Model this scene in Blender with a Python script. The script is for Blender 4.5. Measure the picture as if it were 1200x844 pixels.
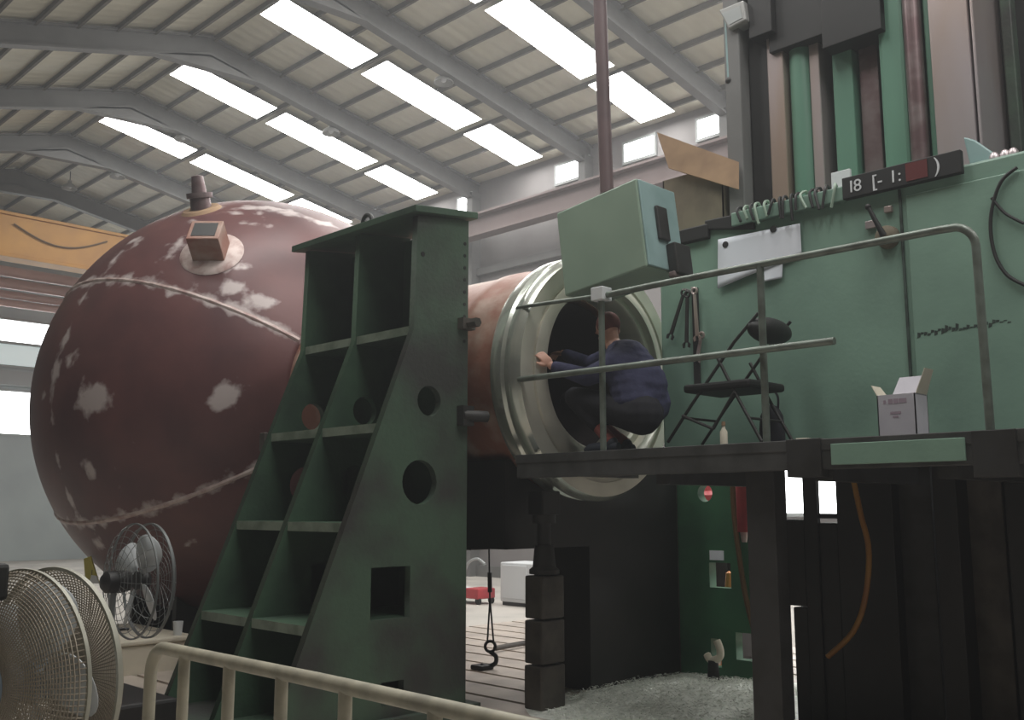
import bpy, bmesh, math, random
from mathutils import Vector, Matrix, noise
random.seed(7)
for o in list(bpy.data.objects): bpy.data.objects.remove(o)
scn = bpy.context.scene
COL = scn.collection
PI = math.pi

# ------------------------------------------------------------------ camera
# world axes: +X across the hall (right and away), +Y along the hall (left and away), Z up
F0 = 1150.0; CH = 1.6
PITCH = math.atan(173.0 / F0)
cam = bpy.data.cameras.new('camera'); camo = bpy.data.objects.new('camera', cam); COL.objects.link(camo)
camo.location = (0, 0, CH); camo.rotation_euler = (PI / 2 + PITCH, 0, -PI / 4)
cam.sensor_fit = 'HORIZONTAL'; cam.sensor_width = 36.0; cam.lens = 36.0 * F0 / 1200.0
cam.clip_start = 0.05; cam.clip_end = 300
scn.camera = camo
# ------------------------------------------------------------------ light and exposure
SKYLIGHT = 14.5
WORLD = 0.06
HAZE = 0.0055
scn.view_settings.view_transform = 'Standard'; scn.view_settings.look = 'None'
scn.view_settings.gamma = 1.0; scn.view_settings.exposure = 0.22
scn.view_settings.use_curve_mapping = False
w = bpy.data.worlds.new('world'); scn.world = w; w.use_nodes = True
w.node_tree.nodes['Background'].inputs[0].default_value = (0.80, 0.90, 1.0, 1)
w.node_tree.nodes['Background'].inputs[1].default_value = WORLD

# thin scatter added to the air for the milky look of lens glare
vs_ = w.node_tree.nodes.new('ShaderNodeVolumeScatter'); vs_.inputs['Color'].default_value = (.95, .97, 1, 1)
vs_.inputs['Density'].default_value = HAZE; vs_.inputs['Anisotropy'].default_value = .35
w.node_tree.links.new(vs_.outputs[0], w.node_tree.nodes['World Output'].inputs['Volume'])
# ------------------------------------------------------------------ pixel rays (to lay things out on real planes)
_s = math.sqrt(.5)
_F = Vector((_s * math.cos(PITCH), _s * math.cos(PITCH), math.sin(PITCH))); _R = Vector((_s, -_s, 0))
_U = Vector((-_s * math.sin(PITCH), -_s * math.sin(PITCH), math.cos(PITCH))); CAM = Vector((0, 0, CH))
def ray(x, y): return (_R * (x - 600) + _U * (422 - y) + _F * F0)
def at(x, y, X=None, Y=None, Z=None):
    d = ray(x, y)
    for ax, v in ((0, X), (1, Y), (2, Z)):
        if v is not None:
            return CAM + d * ((v - CAM[ax]) / d[ax])
def hit_sphere(x, y, c, r):
    d = ray(x, y).normalized(); oc = CAM - c
    b = oc.dot(d); q = b * b - oc.dot(oc) + r * r
    if q < 0: return c + (oc - d * b * 1.0 + Vector((0, 0, 0))).normalized() * r if False else CAM + d * (-b)
    return CAM + d * (-b - math.sqrt(q))

# ------------------------------------------------------------------ materials
def mat(name, c, c2=None, rough=.6, metal=0.0, scale=4.0, amt=(.4, .65), bump=0.0, bscale=30., detail=4.0, emit=None, estr=0, stretch=None, spec=None):
    m = bpy.data.materials.new(name); m.use_nodes = True
    nt = m.node_tree; b = nt.nodes['Principled BSDF']
    b.inputs['Roughness'].default_value = rough; b.inputs['Metallic'].default_value = metal
    if spec is not None: b.inputs['Specular IOR Level'].default_value = spec
    b.inputs['Base Color'].default_value = (*c, 1)
    tc = nt.nodes.new('ShaderNodeTexCoord'); src = tc.outputs['Object']
    if stretch:
        mp = nt.nodes.new('ShaderNodeMapping'); mp.inputs['Scale'].default_value = stretch
        nt.links.new(src, mp.inputs[0]); src = mp.outputs[0]
    if c2:
        n = nt.nodes.new('ShaderNodeTexNoise'); n.inputs['Scale'].default_value = scale; n.inputs['Detail'].default_value = detail
        nt.links.new(src, n.inputs['Vector'])
        r = nt.nodes.new('ShaderNodeValToRGB'); r.color_ramp.elements[0].position = amt[0]; r.color_ramp.elements[1].position = amt[1]
        r.color_ramp.elements[0].color = (*c, 1); r.color_ramp.elements[1].color = (*c2, 1)
        nt.links.new(n.outputs['Fac'], r.inputs['Fac']); nt.links.new(r.outputs['Color'], b.inputs['Base Color'])
    if bump:
        n2 = nt.nodes.new('ShaderNodeTexNoise'); n2.inputs['Scale'].default_value = bscale
        nt.links.new(src, n2.inputs['Vector'])
        bp = nt.nodes.new('ShaderNodeBump'); bp.inputs['Strength'].default_value = bump; bp.inputs['Distance'].default_value = .02
        nt.links.new(n2.outputs['Fac'], bp.inputs['Height']); nt.links.new(bp.outputs['Normal'], b.inputs['Normal'])
    if emit:
        b.inputs['Emission Color'].default_value = (*emit, 1); b.inputs['Emission Strength'].default_value = estr
    return m
M = {}
M['concrete'] = mat('concrete', (.50, .47, .43), (.40, .38, .35), .85, scale=1.2, bump=.2)
M['roof'] = mat('roof_sheet', (.56, .525, .42), (.48, .45, .36), .6, scale=1.0)
M['beam'] = mat('grey_beam', (.17, .168, .165), (.14, .138, .135), .6, scale=2)
M['purlin'] = mat('purlin_steel', (.10, .09, .075), (.13, .115, .10), .7, scale=2)
M['skylight'] = mat('translucent_skylight', (.9, .9, .9), emit=(1, .99, .96), estr=SKYLIGHT)
M['winglow'] = mat('lit_window_pane', (.9, .9, .9), emit=(.97, 1, 1), estr=6.0)
M['paleglow'] = mat('frosted_pane', (.8, .86, .86), emit=(.8, .95, .95), estr=.35)
M['wall'] = mat('wall_sheet', (.42, .47, .47), (.36, .40, .41), .7, scale=.8)
M['wall_white'] = mat('pale_wall', (.25, .235, .235), (.21, .195, .195), .7, scale=.8)
M['wall_pink'] = mat('red_oxide_steel', (.19, .145, .14), (.16, .12, .115), .6, scale=1)
M['polepaint'] = mat('pole_paint', (.15, .10, .105), (.11, .075, .08), .5, scale=3)
M['frame'] = mat('window_frame_metal', (.35, .37, .37), rough=.5)
M['yellow'] = mat('crane_yellow', (.55, .26, .035), (.42, .19, .03), .5, scale=.8)
M['pinkpipe'] = mat('pink_primer', (.62, .36, .31), (.52, .28, .24), .3, scale=1)
M['green'] = mat('casting_green', (.052, .105, .062), (.030, .055, .037), .55, scale=2.2, amt=(.38, .7), bump=.15)
M['green_dirty'] = mat('casting_green_worn', (.062, .105, .070), (.042, .043, .040), .5, scale=1.4, amt=(.42, .62), bump=.15)
M['mgreen'] = mat('machine_green', (.225, .36, .285), (.175, .28, .225), .45, scale=1.6, amt=(.4, .68), bump=.05)
M['mgreen2'] = mat('pendant_green', (.30, .40, .315), (.26, .35, .275), .4, scale=2)
M['teal'] = mat('pale_teal_enamel', (.33, .47, .47), (.24, .36, .36), .35, scale=3)
M['ribgreen'] = mat('column_green', (.13, .27, .195), (.10, .21, .155), .35, scale=1.5, stretch=(1, 1, .3))
M['rear_green'] = mat('rear_casting_green', (.045, .15, .075), (.035, .11, .06), .5, scale=3)
M['way'] = mat('ground_slideway', (.52, .46, .48), (.44, .33, .27), .3, .55, scale=1.5, stretch=(1, 1, .25))
M['screw'] = mat('lead_screw_steel', (.17, .11, .115), (.25, .20, .20), .35, .6, scale=6)
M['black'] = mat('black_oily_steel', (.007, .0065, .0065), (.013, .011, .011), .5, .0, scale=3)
M['darkrubber'] = mat('black_rubber', (.012, .012, .012), rough=.6)
M['dsteel'] = mat('dark_steel', (.045, .044, .044), (.03, .028, .026), .5, .3, scale=5)
M['deck'] = mat('deck_plate', (.085, .085, .085), (.05, .05, .048), .55, .3, scale=5)
M['rail'] = mat('rail_grey_green', (.20, .235, .205), (.13, .145, .125), .4, .35, scale=9)
M['guard'] = mat('guard_rail_cream', (.46, .43, .335), (.30, .28, .22), .5, scale=7)
M['bright'] = mat('machined_steel', (.62, .66, .60), (.5, .52, .47), .22, .75, scale=3, stretch=(1, .2, 1))
M['face'] = mat('machined_face', (.66, .64, .55), (.55, .53, .46), .38, .4, scale=3)
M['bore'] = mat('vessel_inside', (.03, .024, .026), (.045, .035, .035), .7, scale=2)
M['rust'] = mat('rusty_primer', (.26, .11, .075), (.36, .26, .21), .45, .1, scale=4, amt=(.45, .72), bump=.15, bscale=14)
M['seam'] = mat('ground_weld', (.60, .50, .47), (.38, .25, .23), .5, .2, scale=9)
M['beige'] = mat('beige_crate', (.72, .66, .54), (.62, .57, .46), .7, scale=3)
M['paper'] = mat('white_paper', (.80, .83, .90), (.75, .79, .86), .8, scale=2)
M['white'] = mat('white_enamel', (.68, .70, .72), rough=.5)
M['carton'] = mat('white_carton', (.62, .60, .66), (.56, .54, .6), .7, scale=5)
M['tan'] = mat('cardboard', (.36, .235, .14), (.28, .18, .11), .8, scale=5)
M['brown'] = mat('dull_cardboard', (.20, .17, .12), (.15, .125, .09), .85, scale=5)
M['navy'] = mat('navy_cloth', (.055, .058, .125), (.038, .04, .09), .85, scale=8, bump=.3, bscale=25)
M['trouser'] = mat('dark_trousers', (.013, .013, .02), (.02, .02, .026), .9, scale=8)
M['skin'] = mat('skin', (.62, .34, .25), (.56, .29, .21), .5, scale=6)
M['hair'] = mat('short_hair', (.02, .013, .011), rough=.6)
M['redcap'] = mat('red_cloth', (.16, .05, .042), (.12, .04, .033), .8, scale=6)
M['redsock'] = mat('red_sock', (.42, .11, .09), (.34, .085, .07), .8, scale=12)
M['shoe'] = mat('dark_blue_shoe', (.05, .06, .085), rough=.6)
M['red'] = mat('red_paint', (.5, .06, .07), (.4, .05, .06), .4, scale=4)
M['hosey'] = mat('yellow_hose', (.34, .17, .025), (.25, .10, .02), .5, scale=5)
M['hoseb'] = mat('brown_hose', (.13, .075, .03), rough=.5)
M['cage'] = mat('fan_cage_wire', (.40, .35, .28), (.33, .285, .225), .5, .2, scale=4)
M['rim'] = mat('fan_rim', (.42, .41, .34), (.33, .32, .27), .4, .2, scale=4)
M['greyrim'] = mat('grey_fan_wire', (.18, .19, .19), rough=.4, metal=.3)
M['blade'] = mat('fan_blade', (.62, .65, .67), (.55, .58, .6), .4, .2, scale=4)
M['bluehub'] = mat('blue_grey_hub', (.22, .27, .33), rough=.4)
M['block'] = mat('steel_block', (.10, .088, .075), (.06, .052, .045), .5, .35, scale=6)
M['bed'] = mat('bed_plate_iron', (.66, .58, .51), (.5, .44, .39), .4, .25, scale=3)
M['chips'] = mat('metal_chips', (.9, .92, .86), (.65, .68, .62), .4, .2, scale=20)
M['sign_yellow'] = mat('sign_yellow', (.55, .48, .06), rough=.5)
M['maroon'] = mat('maroon_plate', (.12, .02, .02), rough=.5)
M['lampshade'] = mat('lamp_shade', (.34, .34, .33), rough=.4, metal=.3)
M['bulb'] = mat('lit_bulb', (1, 1, 1), emit=(1, 1, .95), estr=12)
M['stain'] = mat('oil_stain', (.02, .03, .025), (.05, .08, .065), .6, scale=14)
# vessel primer with the ground patches and painted crown glare carried by a mesh attribute
def primer():
    m = mat('red_oxide_primer', (.145, .058, .057), (.095, .040, .043), .42, .1, scale=1.6, amt=(.36, .66), bump=.06, bscale=9)
    nt = m.node_tree; b = nt.nodes['Principled BSDF']
    lk = b.inputs['Base Color'].links[0]; base = lk.from_socket
    a = nt.nodes.new('ShaderNodeAttribute'); a.attribute_name = 'wear_glare'
    n = nt.nodes.new('ShaderNodeTexNoise'); n.inputs['Scale'].default_value = 6; n.inputs['Detail'].default_value = 5
    tc = nt.nodes.new('ShaderNodeTexCoord'); nt.links.new(tc.outputs['Object'], n.inputs['Vector'])
    ad = nt.nodes.new('ShaderNodeMath'); ad.operation = 'MULTIPLY_ADD'; ad.inputs[1].default_value = 1.5
    sb = nt.nodes.new('ShaderNodeMath'); sb.operation = 'SUBTRACT'; sb.inputs[1].default_value = .5
    nt.links.new(n.outputs['Fac'], sb.inputs[0])
    nt.links.new(sb.outputs[0], ad.inputs[0]); nt.links.new(a.outputs['Fac'], ad.inputs[2])
    r = nt.nodes.new('ShaderNodeMapRange'); r.inputs['From Min'].default_value = .32; r.inputs['From Max'].default_value = .62
    nt.links.new(ad.outputs[0], r.inputs['Value'])
    mx = nt.nodes.new('ShaderNodeMix'); mx.data_type = 'RGBA'
    nt.links.new(r.outputs[0], mx.inputs['Factor']); nt.links.new(base, mx.inputs['A'])
    mx.inputs['B'].default_value = (.50, .43, .42, 1)
    nt.links.new(mx.outputs['Result'], b.inputs['Base Color'])
    return m
M['primer'] = primer()
# corrugation on the roof sheet
def corrugate(m, axis_scale, strength):
    nt = m.node_tree; b = nt.nodes['Principled BSDF']
    tc = nt.nodes.new('ShaderNodeTexCoord'); mp = nt.nodes.new('ShaderNodeMapping'); mp.inputs['Scale'].default_value = axis_scale
    wv = nt.nodes.new('ShaderNodeTexWave'); wv.bands_direction = 'Y'; wv.inputs['Scale'].default_value = 1
    bp = nt.nodes.new('ShaderNodeBump'); bp.inputs['Strength'].default_value = strength; bp.inputs['Distance'].default_value = .03
    nt.links.new(tc.outputs['Object'], mp.inputs[0]); nt.links.new(mp.outputs[0], wv.inputs[0])
    nt.links.new(wv.outputs['Fac'], bp.inputs['Height']); nt.links.new(bp.outputs['Normal'], b.inputs['Normal'])
corrugate(M['roof'], (1, 1.2, 1), .5)

# ------------------------------------------------------------------ builders
ORG = {}
def tag(o, label=None, cat=None, group=None, kind=None):
    if label: o['label'] = label
    if cat: o['category'] = cat
    if group: o['group'] = group
    if kind: o['kind'] = kind
    return o
def empty(name, loc, label, cat, group=None):
    o = bpy.data.objects.new(name, None); COL.objects.link(o); o.location = loc; o.empty_display_size = .1
    ORG[o.name] = Vector(loc)
    return tag(o, label, cat, group)
def basis(axis):
    a = Vector(axis).normalized()
    h = Vector((0, 0, 1)) if abs(a.z) < .9 else Vector((1, 0, 0))
    x = h.cross(a).normalized(); return x, a.cross(x).normalized(), a
class MB:
    def __init__(s): s.bm = bmesh.new()
    def face(s, vs):
        try: return s.bm.faces.new(vs)
        except ValueError: return None
    def box(s, x0, x1, y0, y1, z0, z1, rot=None, piv=None):
        x0, x1 = sorted((x0, x1)); y0, y1 = sorted((y0, y1)); z0, z1 = sorted((z0, z1))
        ps = [Vector((x, y, z)) for z in (z0, z1) for y in (y0, y1) for x in (x0, x1)]
        if rot is not None:
            pv = Vector(piv) if piv is not None else Vector(((x0 + x1) / 2, (y0 + y1) / 2, (z0 + z1) / 2))
            ps = [pv + rot @ (p - pv) for p in ps]
        v = [s.bm.verts.new(p) for p in ps]
        for f in ((0, 2, 3, 1), (4, 5, 7, 6), (0, 1, 5, 4), (1, 3, 7, 5), (3, 2, 6, 7), (2, 0, 4, 6)): s.face([v[i] for i in f])
        return s
    def prism(s, pts, vec):
        vec = Vector(vec)
        a = [s.bm.verts.new(Vector(p)) for p in pts]; b = [s.bm.verts.new(Vector(p) + vec) for p in pts]
        s.face(a[::-1]); s.face(b); n = len(a)
        for i in range(n): s.face([a[i], a[(i + 1) % n], b[(i + 1) % n], b[i]])
        return s
    def tube(s, pts, r, seg=10, cap=True, closed=False, flat=None):
        pts = [Vector(p) for p in pts]; n = len(pts); rings = []; px = None
        for i, p in enumerate(pts):
            if closed: t = pts[(i + 1) % n] - pts[i - 1]
            else: t = pts[min(i + 1, n - 1)] - pts[max(i - 1, 0)]
            t.normalize()
            if px is None: x, y, _ = basis(t)
            else:
                x = (px - t * px.dot(t)); x = x.normalized() if x.length > 1e-6 else basis(t)[0]; y = t.cross(x)
            px = x; rr = r[i] if isinstance(r, (list, tuple)) else r
            rings.append([s.bm.verts.new(p + (x * math.cos(2 * PI * k / seg) + y * math.sin(2 * PI * k / seg)) * rr) for k in range(seg)])
        for i in range(n if closed else n - 1):
            a, b = rings[i], rings[(i + 1) % n]
            for k in range(seg): s.face([a[k], a[(k + 1) % seg], b[(k + 1) % seg], b[k]])
        if cap and not closed: s.face(rings[0][::-1]); s.face(rings[-1])
        return s
    def cyl(s, a, b, r, r2=None, seg=20): return s.tube([a, b], [r, r if r2 is None else r2], seg)
    def lathe(s, prof, origin, axis, seg=48, closed=False, off=None, caps=False):
        # prof: list of (distance along axis, radius); off: vertical offsets per ring
        x, y, a = basis(axis); o = Vector(origin); rings = []
        for i, (d, r) in enumerate(prof):
            c = o + a * d + (Vector((0, 0, off[i])) if off else Vector((0, 0, 0)))
            if r < 1e-6: rings.append([s.bm.verts.new(c)])
            else: rings.append([s.bm.verts.new(c + (x * math.cos(2 * PI * k / seg) + y * math.sin(2 * PI * k / seg)) * r) for k in range(seg)])
        m = len(rings)
        for i in range(m if closed else m - 1):
            A, B = rings[i], rings[(i + 1) % m]
            for k in range(seg):
                k2 = (k + 1) % seg
                if len(A) == 1 and len(B) == 1: continue
                if len(A) == 1: s.face([A[0], B[k2], B[k]])
                elif len(B) == 1: s.face([A[k], A[k2], B[0]])
                else: s.face([A[k], A[k2], B[k2], B[k]])
        if caps:
            if len(rings[0]) > 1: s.face(rings[0][::-1])
            if len(rings[-1]) > 1: s.face(rings[-1])
        return s
    def ball(s, c, r, seg=16, rot=None):
        r = (r, r, r) if isinstance(r, (int, float)) else r
        n0 = len(s.bm.verts)
        res = bmesh.ops.create_uvsphere(s.bm, u_segments=seg, v_segments=max(6, seg // 2), radius=1)
        for v in res['verts']:
            p = Vector((v.co.x * r[0], v.co.y * r[1], v.co.z * r[2]))
            if rot is not None: p = rot @ p
            v.co = p + Vector(c)
        return s
    def build(s, name, m, parent=None, smooth=False, bevel=0.0, kind=None, label=None):
        bmesh.ops.recalc_face_normals(s.bm, faces=s.bm.faces)
        me = bpy.data.meshes.new(name); s.bm.to_mesh(me); s.bm.free()
        return link(me, name, m, parent, smooth, bevel, kind, label)
def link(me, name, m, parent=None, smooth=False, bevel=0.0, kind=None, label=None):
    o = bpy.data.objects.new(name, me); COL.objects.link(o)
    me.materials.append(M[m] if isinstance(m, str) else m)
    if smooth:
        for p in me.polygons: p.use_smooth = True
        try: me.set_sharp_from_angle(angle=math.radians(40))
        except Exception: pass
    if parent is not None:
        og = ORG[parent.name]; me.transform(Matrix.Translation(-og)); o.parent = parent; ORG[o.name] = og
    else: ORG[o.name] = Vector((0, 0, 0))
    if bevel:
        b = o.modifiers.new('bevel', 'BEVEL'); b.width = bevel; b.segments = 2; b.limit_method = 'ANGLE'; b.angle_limit = math.radians(40)
    if kind: o['kind'] = kind
    if label: o['label'] = label
    return o
def base_at(o, loc):
    """put a single-mesh thing's origin at its base"""
    loc = Vector(loc); o.data.transform(Matrix.Translation(-loc)); o.location = loc; return o
def copy_tree(o, parent=None):
    c = o.copy(); COL.objects.link(c); ORG[c.name] = Vector((0, 0, 0))
    if parent is not None: c.parent = parent
    for ch in list(o.children): copy_tree(ch, c)
    return c
def arc(c, r, a0, a1, n, ax1, ax2):
    c = Vector(c); ax1 = Vector(ax1); ax2 = Vector(ax2)
    return [c + (ax1 * math.cos(a0 + (a1 - a0) * i / n) + ax2 * math.sin(a0 + (a1 - a0) * i / n)) * r for i in range(n + 1)]
def bez(pts, n=8):
    """Catmull-Rom through points"""
    P = [Vector(p) for p in pts]; out = []
    for i in range(len(P) - 1):
        p0 = P[max(i - 1, 0)]; p1 = P[i]; p2 = P[i + 1]; p3 = P[min(i + 2, len(P) - 1)]
        for k in range(n):
            t = k / n
            out.append(.5 * ((2 * p1) + (p2 - p0) * t + (2 * p0 - 5 * p1 + 4 * p2 - p3) * t * t + (3 * p1 - p0 - 3 * p2 + p3) * t ** 3))
    out.append(P[-1]); return out
def holed(outline, holes, plane, pos, thick):
    """a plate with real openings; outline and holes are 2D loops; plane 'XZ' (at Y=pos) or 'YZ' (at X=pos)"""
    cu = bpy.data.curves.new('tmp', 'CURVE'); cu.dimensions = '2D'; cu.fill_mode = 'BOTH'; cu.extrude = thick / 2
    for loop in [outline] + holes:
        sp = cu.splines.new('POLY'); sp.points.add(len(loop) - 1); sp.use_cyclic_u = True
        for i, (a, b) in enumerate(loop): sp.points[i].co = (a, b, 0, 1)
    o = bpy.data.objects.new('tmp', cu); COL.objects.link(o)
    dg = bpy.context.evaluated_depsgraph_get(); me = bpy.data.meshes.new_from_object(o.evaluated_get(dg))
    bpy.data.objects.remove(o); bpy.data.curves.remove(cu); me.materials.clear()
    for v in me.vertices:
        a, b, c = v.co
        v.co = (a, pos + c, b) if plane == 'XZ' else (pos + c, a, b)
    return me
def circ(a, b, r, n=24, ry=None): return [(a + r * math.cos(2 * PI * k / n), b + (ry or r) * math.sin(2 * PI * k / n)) for k in range(n)]
def rect(a0, a1, b0, b1): return [(a0, b0), (a1, b0), (a1, b1), (a0, b1)]
def text_mesh(txt, size, depth=.002):
    cu = bpy.data.curves.new('t', 'FONT'); cu.body = txt; cu.size = size; cu.extrude = depth; cu.align_x = 'LEFT'
    o = bpy.data.objects.new('t', cu); COL.objects.link(o)
    dg = bpy.context.evaluated_depsgraph_get(); me = bpy.data.meshes.new_from_object(o.evaluated_get(dg))
    bpy.data.objects.remove(o); bpy.data.curves.remove(cu); me.materials.clear(); return me

# ================================================================== the hall
RX, RZ = 8.8, 11.0; SR, SL = .18, .28; WX = 16.2; GY = 32.0; LX = -9.0; NY = -9.0
def rz(x, off=0): return RZ - (SR * (x - RX) if x > RX else SL * (RX - x)) - off
MB().box(LX, WX + .3, NY, GY + .3, -.3, 0).build('floor', 'concrete', kind='structure')
m = MB(); m.prism([(RX, NY, RZ + .02), (WX + .3, NY, rz(WX + .3) + .02), (WX + .3, NY, rz(WX + .3) + .12), (RX, NY, RZ + .12), (LX, NY, rz(LX) + .12), (LX, NY, rz(LX) + .02)], (0, GY + .3 - NY, 0))
m.build('ceiling', 'roof', kind='structure')
MB().box(WX, WX + .25, NY, GY, 0, rz(WX)).build('wall_right', 'wall_white', kind='structure')
# gable wall with its openings
me = holed([(LX, 0), (WX, 0), (WX, rz(WX)), (RX, RZ), (LX, rz(LX))], [rect(9.0, 15.6, 3.75, 5.2), rect(9.0, 15.6, 5.85, 7.4)], 'XZ', GY + .1, .2)
link(me, 'wall_back', 'wall', kind='structure')
wn = 1
for z0, z1, zs in ((3.75, 5.2, None), (5.85, 7.4, 6.62)):
    wroot = bpy.data.objects.new('window_%d' % wn, None); COL.objects.link(wroot); wroot['kind'] = 'structure'; ORG[wroot.name] = Vector((0, 0, 0)); wn += 1
    f = MB()
    for x in (9.0, 12.3, 15.52): f.box(x, x + .08, GY - .03, GY + .16, z0, z1)
    f.box(9, 15.6, GY - .03, GY + .16, z0, z0 + .08).box(9, 15.6, GY - .03, GY + .16, z1 - .08, z1)
    if zs: f.box(9, 15.6, GY - .03, GY + .16, zs - .04, zs + .04)
    f.build('window_frame', 'frame', wroot)
    if zs:
        MB().box(9.02, 15.58, GY + .08, GY + .1, zs, z1 - .02).build('window_pane', 'winglow', wroot)
        MB().box(9.02, 15.58, GY + .08, GY + .1, z0 + .02, zs).build('window_pane', 'paleglow', wroot)
    else: MB().box(9.02, 15.58, GY + .08, GY + .1, z0 + .02, z1 - .02).build('window_pane', 'winglow', wroot)
tn = 1
def trim(mb, m, **k):
    global tn
    o = mb.build('trim_%d' % tn, m, kind='structure', **k); tn += 1; return o
trim(MB().box(LX, WX, GY - .12, GY, 5.3, 5.75), 'frame')
# rafters (I sections)
def rafter(y):
    m = MB(); h, b = .38, .20
    for (xa, xb) in ((RX, WX), (LX, RX)):
        for (o0, o1, hw) in ((.04, .08, b / 2), (.08, .08 + h, .012), (.08 + h, .12 + h, b / 2)):
            pts = [(xa, y - hw, rz(xa, o0)), (xb, y - hw, rz(xb, o0)), (xb, y - hw, rz(xb, o1)), (xa, y - hw, rz(xa, o1))]
            m.prism(pts, (0, 2 * hw, 0))
    m.prism([(RX - 1.1, y - .1, rz(RX - 1.1, .5)), (RX, y - .1, RZ - .75), (RX + 1.1, y - .1, rz(RX + 1.1, .5)), (RX, y - .1, RZ - .4)], (0, .2, 0))
    trim(m, 'beam')
RAFT = [17.4 + 3.68 * k for k in range(-6, 5)]
for y in RAFT:
    if y < GY: rafter(y)
for y in RAFT:
    if 0 < y < GY: trim(MB().box(WX - .3, WX, y - .1, y + .1, 0, rz(WX, .3)), 'beam')
# purlins, one each
x = RX + .12
def purlin(x): trim(MB().box(x - .025, x + .025, NY, GY, rz(x, .09), rz(x, -.015)), 'purlin')
for k in range(10): purlin(RX + .12 + .76 * k)
for k in range(15): purlin(RX - .4 - .72 * k)
# rooflights, one window each
SKY = [(8.95, 11.08), (11.32, 13.92), (14.16, 15.85)]
def skylight(x0, x1, y0, y1):
    global wn
    d = .012
    m = MB(); m.prism([(x0, y0, rz(x0, .105)), (x1, y0, rz(x1, .105)), (x1, y0, rz(x1, .115)), (x0, y0, rz(x0, .115))], (0, y1 - y0, 0))
    o = m.build('window_%d' % wn, 'skylight', kind='structure'); wn += 1
    o.data.materials.append(M['frame'])                 # top and edges made non-glowing to keep their light off the roof sheet
    for p in o.data.polygons:
        if p.normal.z > -.5: p.material_index = 1
for k in range(-6, 2):
    yc = 18.98 + 3.70 * k
    for a, b in SKY: skylight(a, b, yc - .43, yc + .43)  # strips widened to take in the bloom around them
# rooflights added on the left slope, out of view, to light the machine front
for k in range(-6, -2):
    yc = 18.98 + 3.70 * k
    for a, b in ((4.4, 6.6), (1.6, 4.2)):
        if yc < 8.5: skylight(a, b, yc - .43, yc + .43)
# right wall: runway beam, girts, strip windows under the eaves
trim(MB().box(WX - .95, WX - .6, NY, GY, 7.95, 8.0).box(WX - .79, WX - .76, NY, GY, 8.0, 8.45).box(WX - .95, WX - .6, NY, GY, 8.45, 8.5), 'wall_pink')
trim(MB().box(WX - .14, WX, NY, GY, 8.72, 8.86), 'wall_pink')
trim(MB().box(WX - .14, WX, NY, GY, 7.25, 7.42), 'beam')
trim(MB().box(WX - .1, WX, NY, GY, 0, .25), 'beam')
for (y0, y1, z0, z1) in ((1.5, 9.35, 1.5, 2.7), (17.55, 18.1, 9, 9.4), (13.75, 14.7, 9, 9.4), (11.9, 12.7, 9, 9.4), (9.85, 10.8, 9, 9.4), (8.0, 9.2, 9, 9.4)):
    r = bpy.data.objects.new('window_%d' % wn, None); COL.objects.link(r); r['kind'] = 'structure'; ORG[r.name] = Vector((0, 0, 0)); wn += 1
    MB().box(WX - .05, WX - .02, y0, y1, z0, z1).build('window_pane', 'winglow', r)
    MB().box(WX - .07, WX - .01, y0 - .05, y1 + .05, z0 - .06, z0).box(WX - .07, WX - .01, y0 - .05, y1 + .05, z1, z1 + .05).box(WX - .07, WX - .01, y0 - .05, y0, z0, z1).box(WX - .07, WX - .01, y1, y1 + .05, z0, z1).build('window_frame', 'frame', r)

# ------------------------------------------------------------------ slotted bed plate that everything stands on
BZ = .2
bp = MB()
slots = [2.75 + .36 * k for k in range(18)]
xs = [2.3] + sum([[q - .025, q + .025] for q in slots], []) + [9.3]
for i in range(0, len(xs), 2): bp.box(xs[i], xs[i + 1], .3, 8.9, 0, BZ)
bp.box(2.3, 9.3, .3, 8.9, 0, .11)
bp = bp.build('bed_plate', 'bed'); tag(bp, 'wide iron floor plate with parallel slots under the machine and vessel', 'floor plate'); bp['kind'] = 'structure'; bp.name = 'floor_bed'

# ================================================================== the vessel
FC = Vector((5.735, 4.75, 2.585)); SC = Vector((5.72, 9.72, 2.69)); SRAD = 2.30
AX = (SC - FC).normalized(); L = (SC - FC).length
ves = empty('pressure_vessel', (5.72, 7.2, .38), 'large round red-primed steel pressure vessel with pale ground patches and an open flanged neck', 'vessel')
# sphere with a finely meshed skin carrying the ground patches and painted crown glare
bm = bmesh.new(); bmesh.ops.create_uvsphere(bm, u_segments=220, v_segments=120, radius=SRAD)
q = Vector((0, 0, 1)).rotation_difference(-AX).to_matrix()
for v in bm.verts: v.co = q @ v.co
# open the shell where the neck joins
kill = [v for v in bm.verts if v.co.normalized().dot(-AX) > math.cos(math.radians(23.8))]
bmesh.ops.delete(bm, geom=kill, context='VERTS')
for v in bm.verts: v.co += SC
lay = bm.verts.layers.float.new('wear_glare')
patches = [(107, 468, .22, .15, 1.0), (267, 465, .16, .15, .75), (307, 353, .17, .10, .9), (272, 338, .13, .10, .75), (268, 356, .12, .09, .7), (64, 442, .09, .2, .75), (50, 465, .1, .09, .6), (105, 552, .11, .12, .7),
           (68, 543, .06, .14, .65), (85, 590, .06, .16, .65), (85, 420, .13, .1, .7), (78, 395, .06, .16, .7), (100, 345, .08, .14, .7), (130, 308, .08, .18, .7), (160, 282, .12, .1, .75), (205, 290, .1, .25, .6), (62, 490, .06, .1, .5),
           (300, 243, .35, .10, .7), (275, 250, .25, .08, .6), (340, 250, .3, .1, .6), (380, 262, .3, .12, .55), (230, 258, .12, .1, .5), (265, 312, .3, .06, .65), (118, 640, .1, .16, .55), (215, 640, .14, .05, .45), (290, 262, .2, .06, .5), (175, 262, .15, .05, .5)]  # the wide entries along the crown paint the skylight highlight into the colour
pc = []
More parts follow.
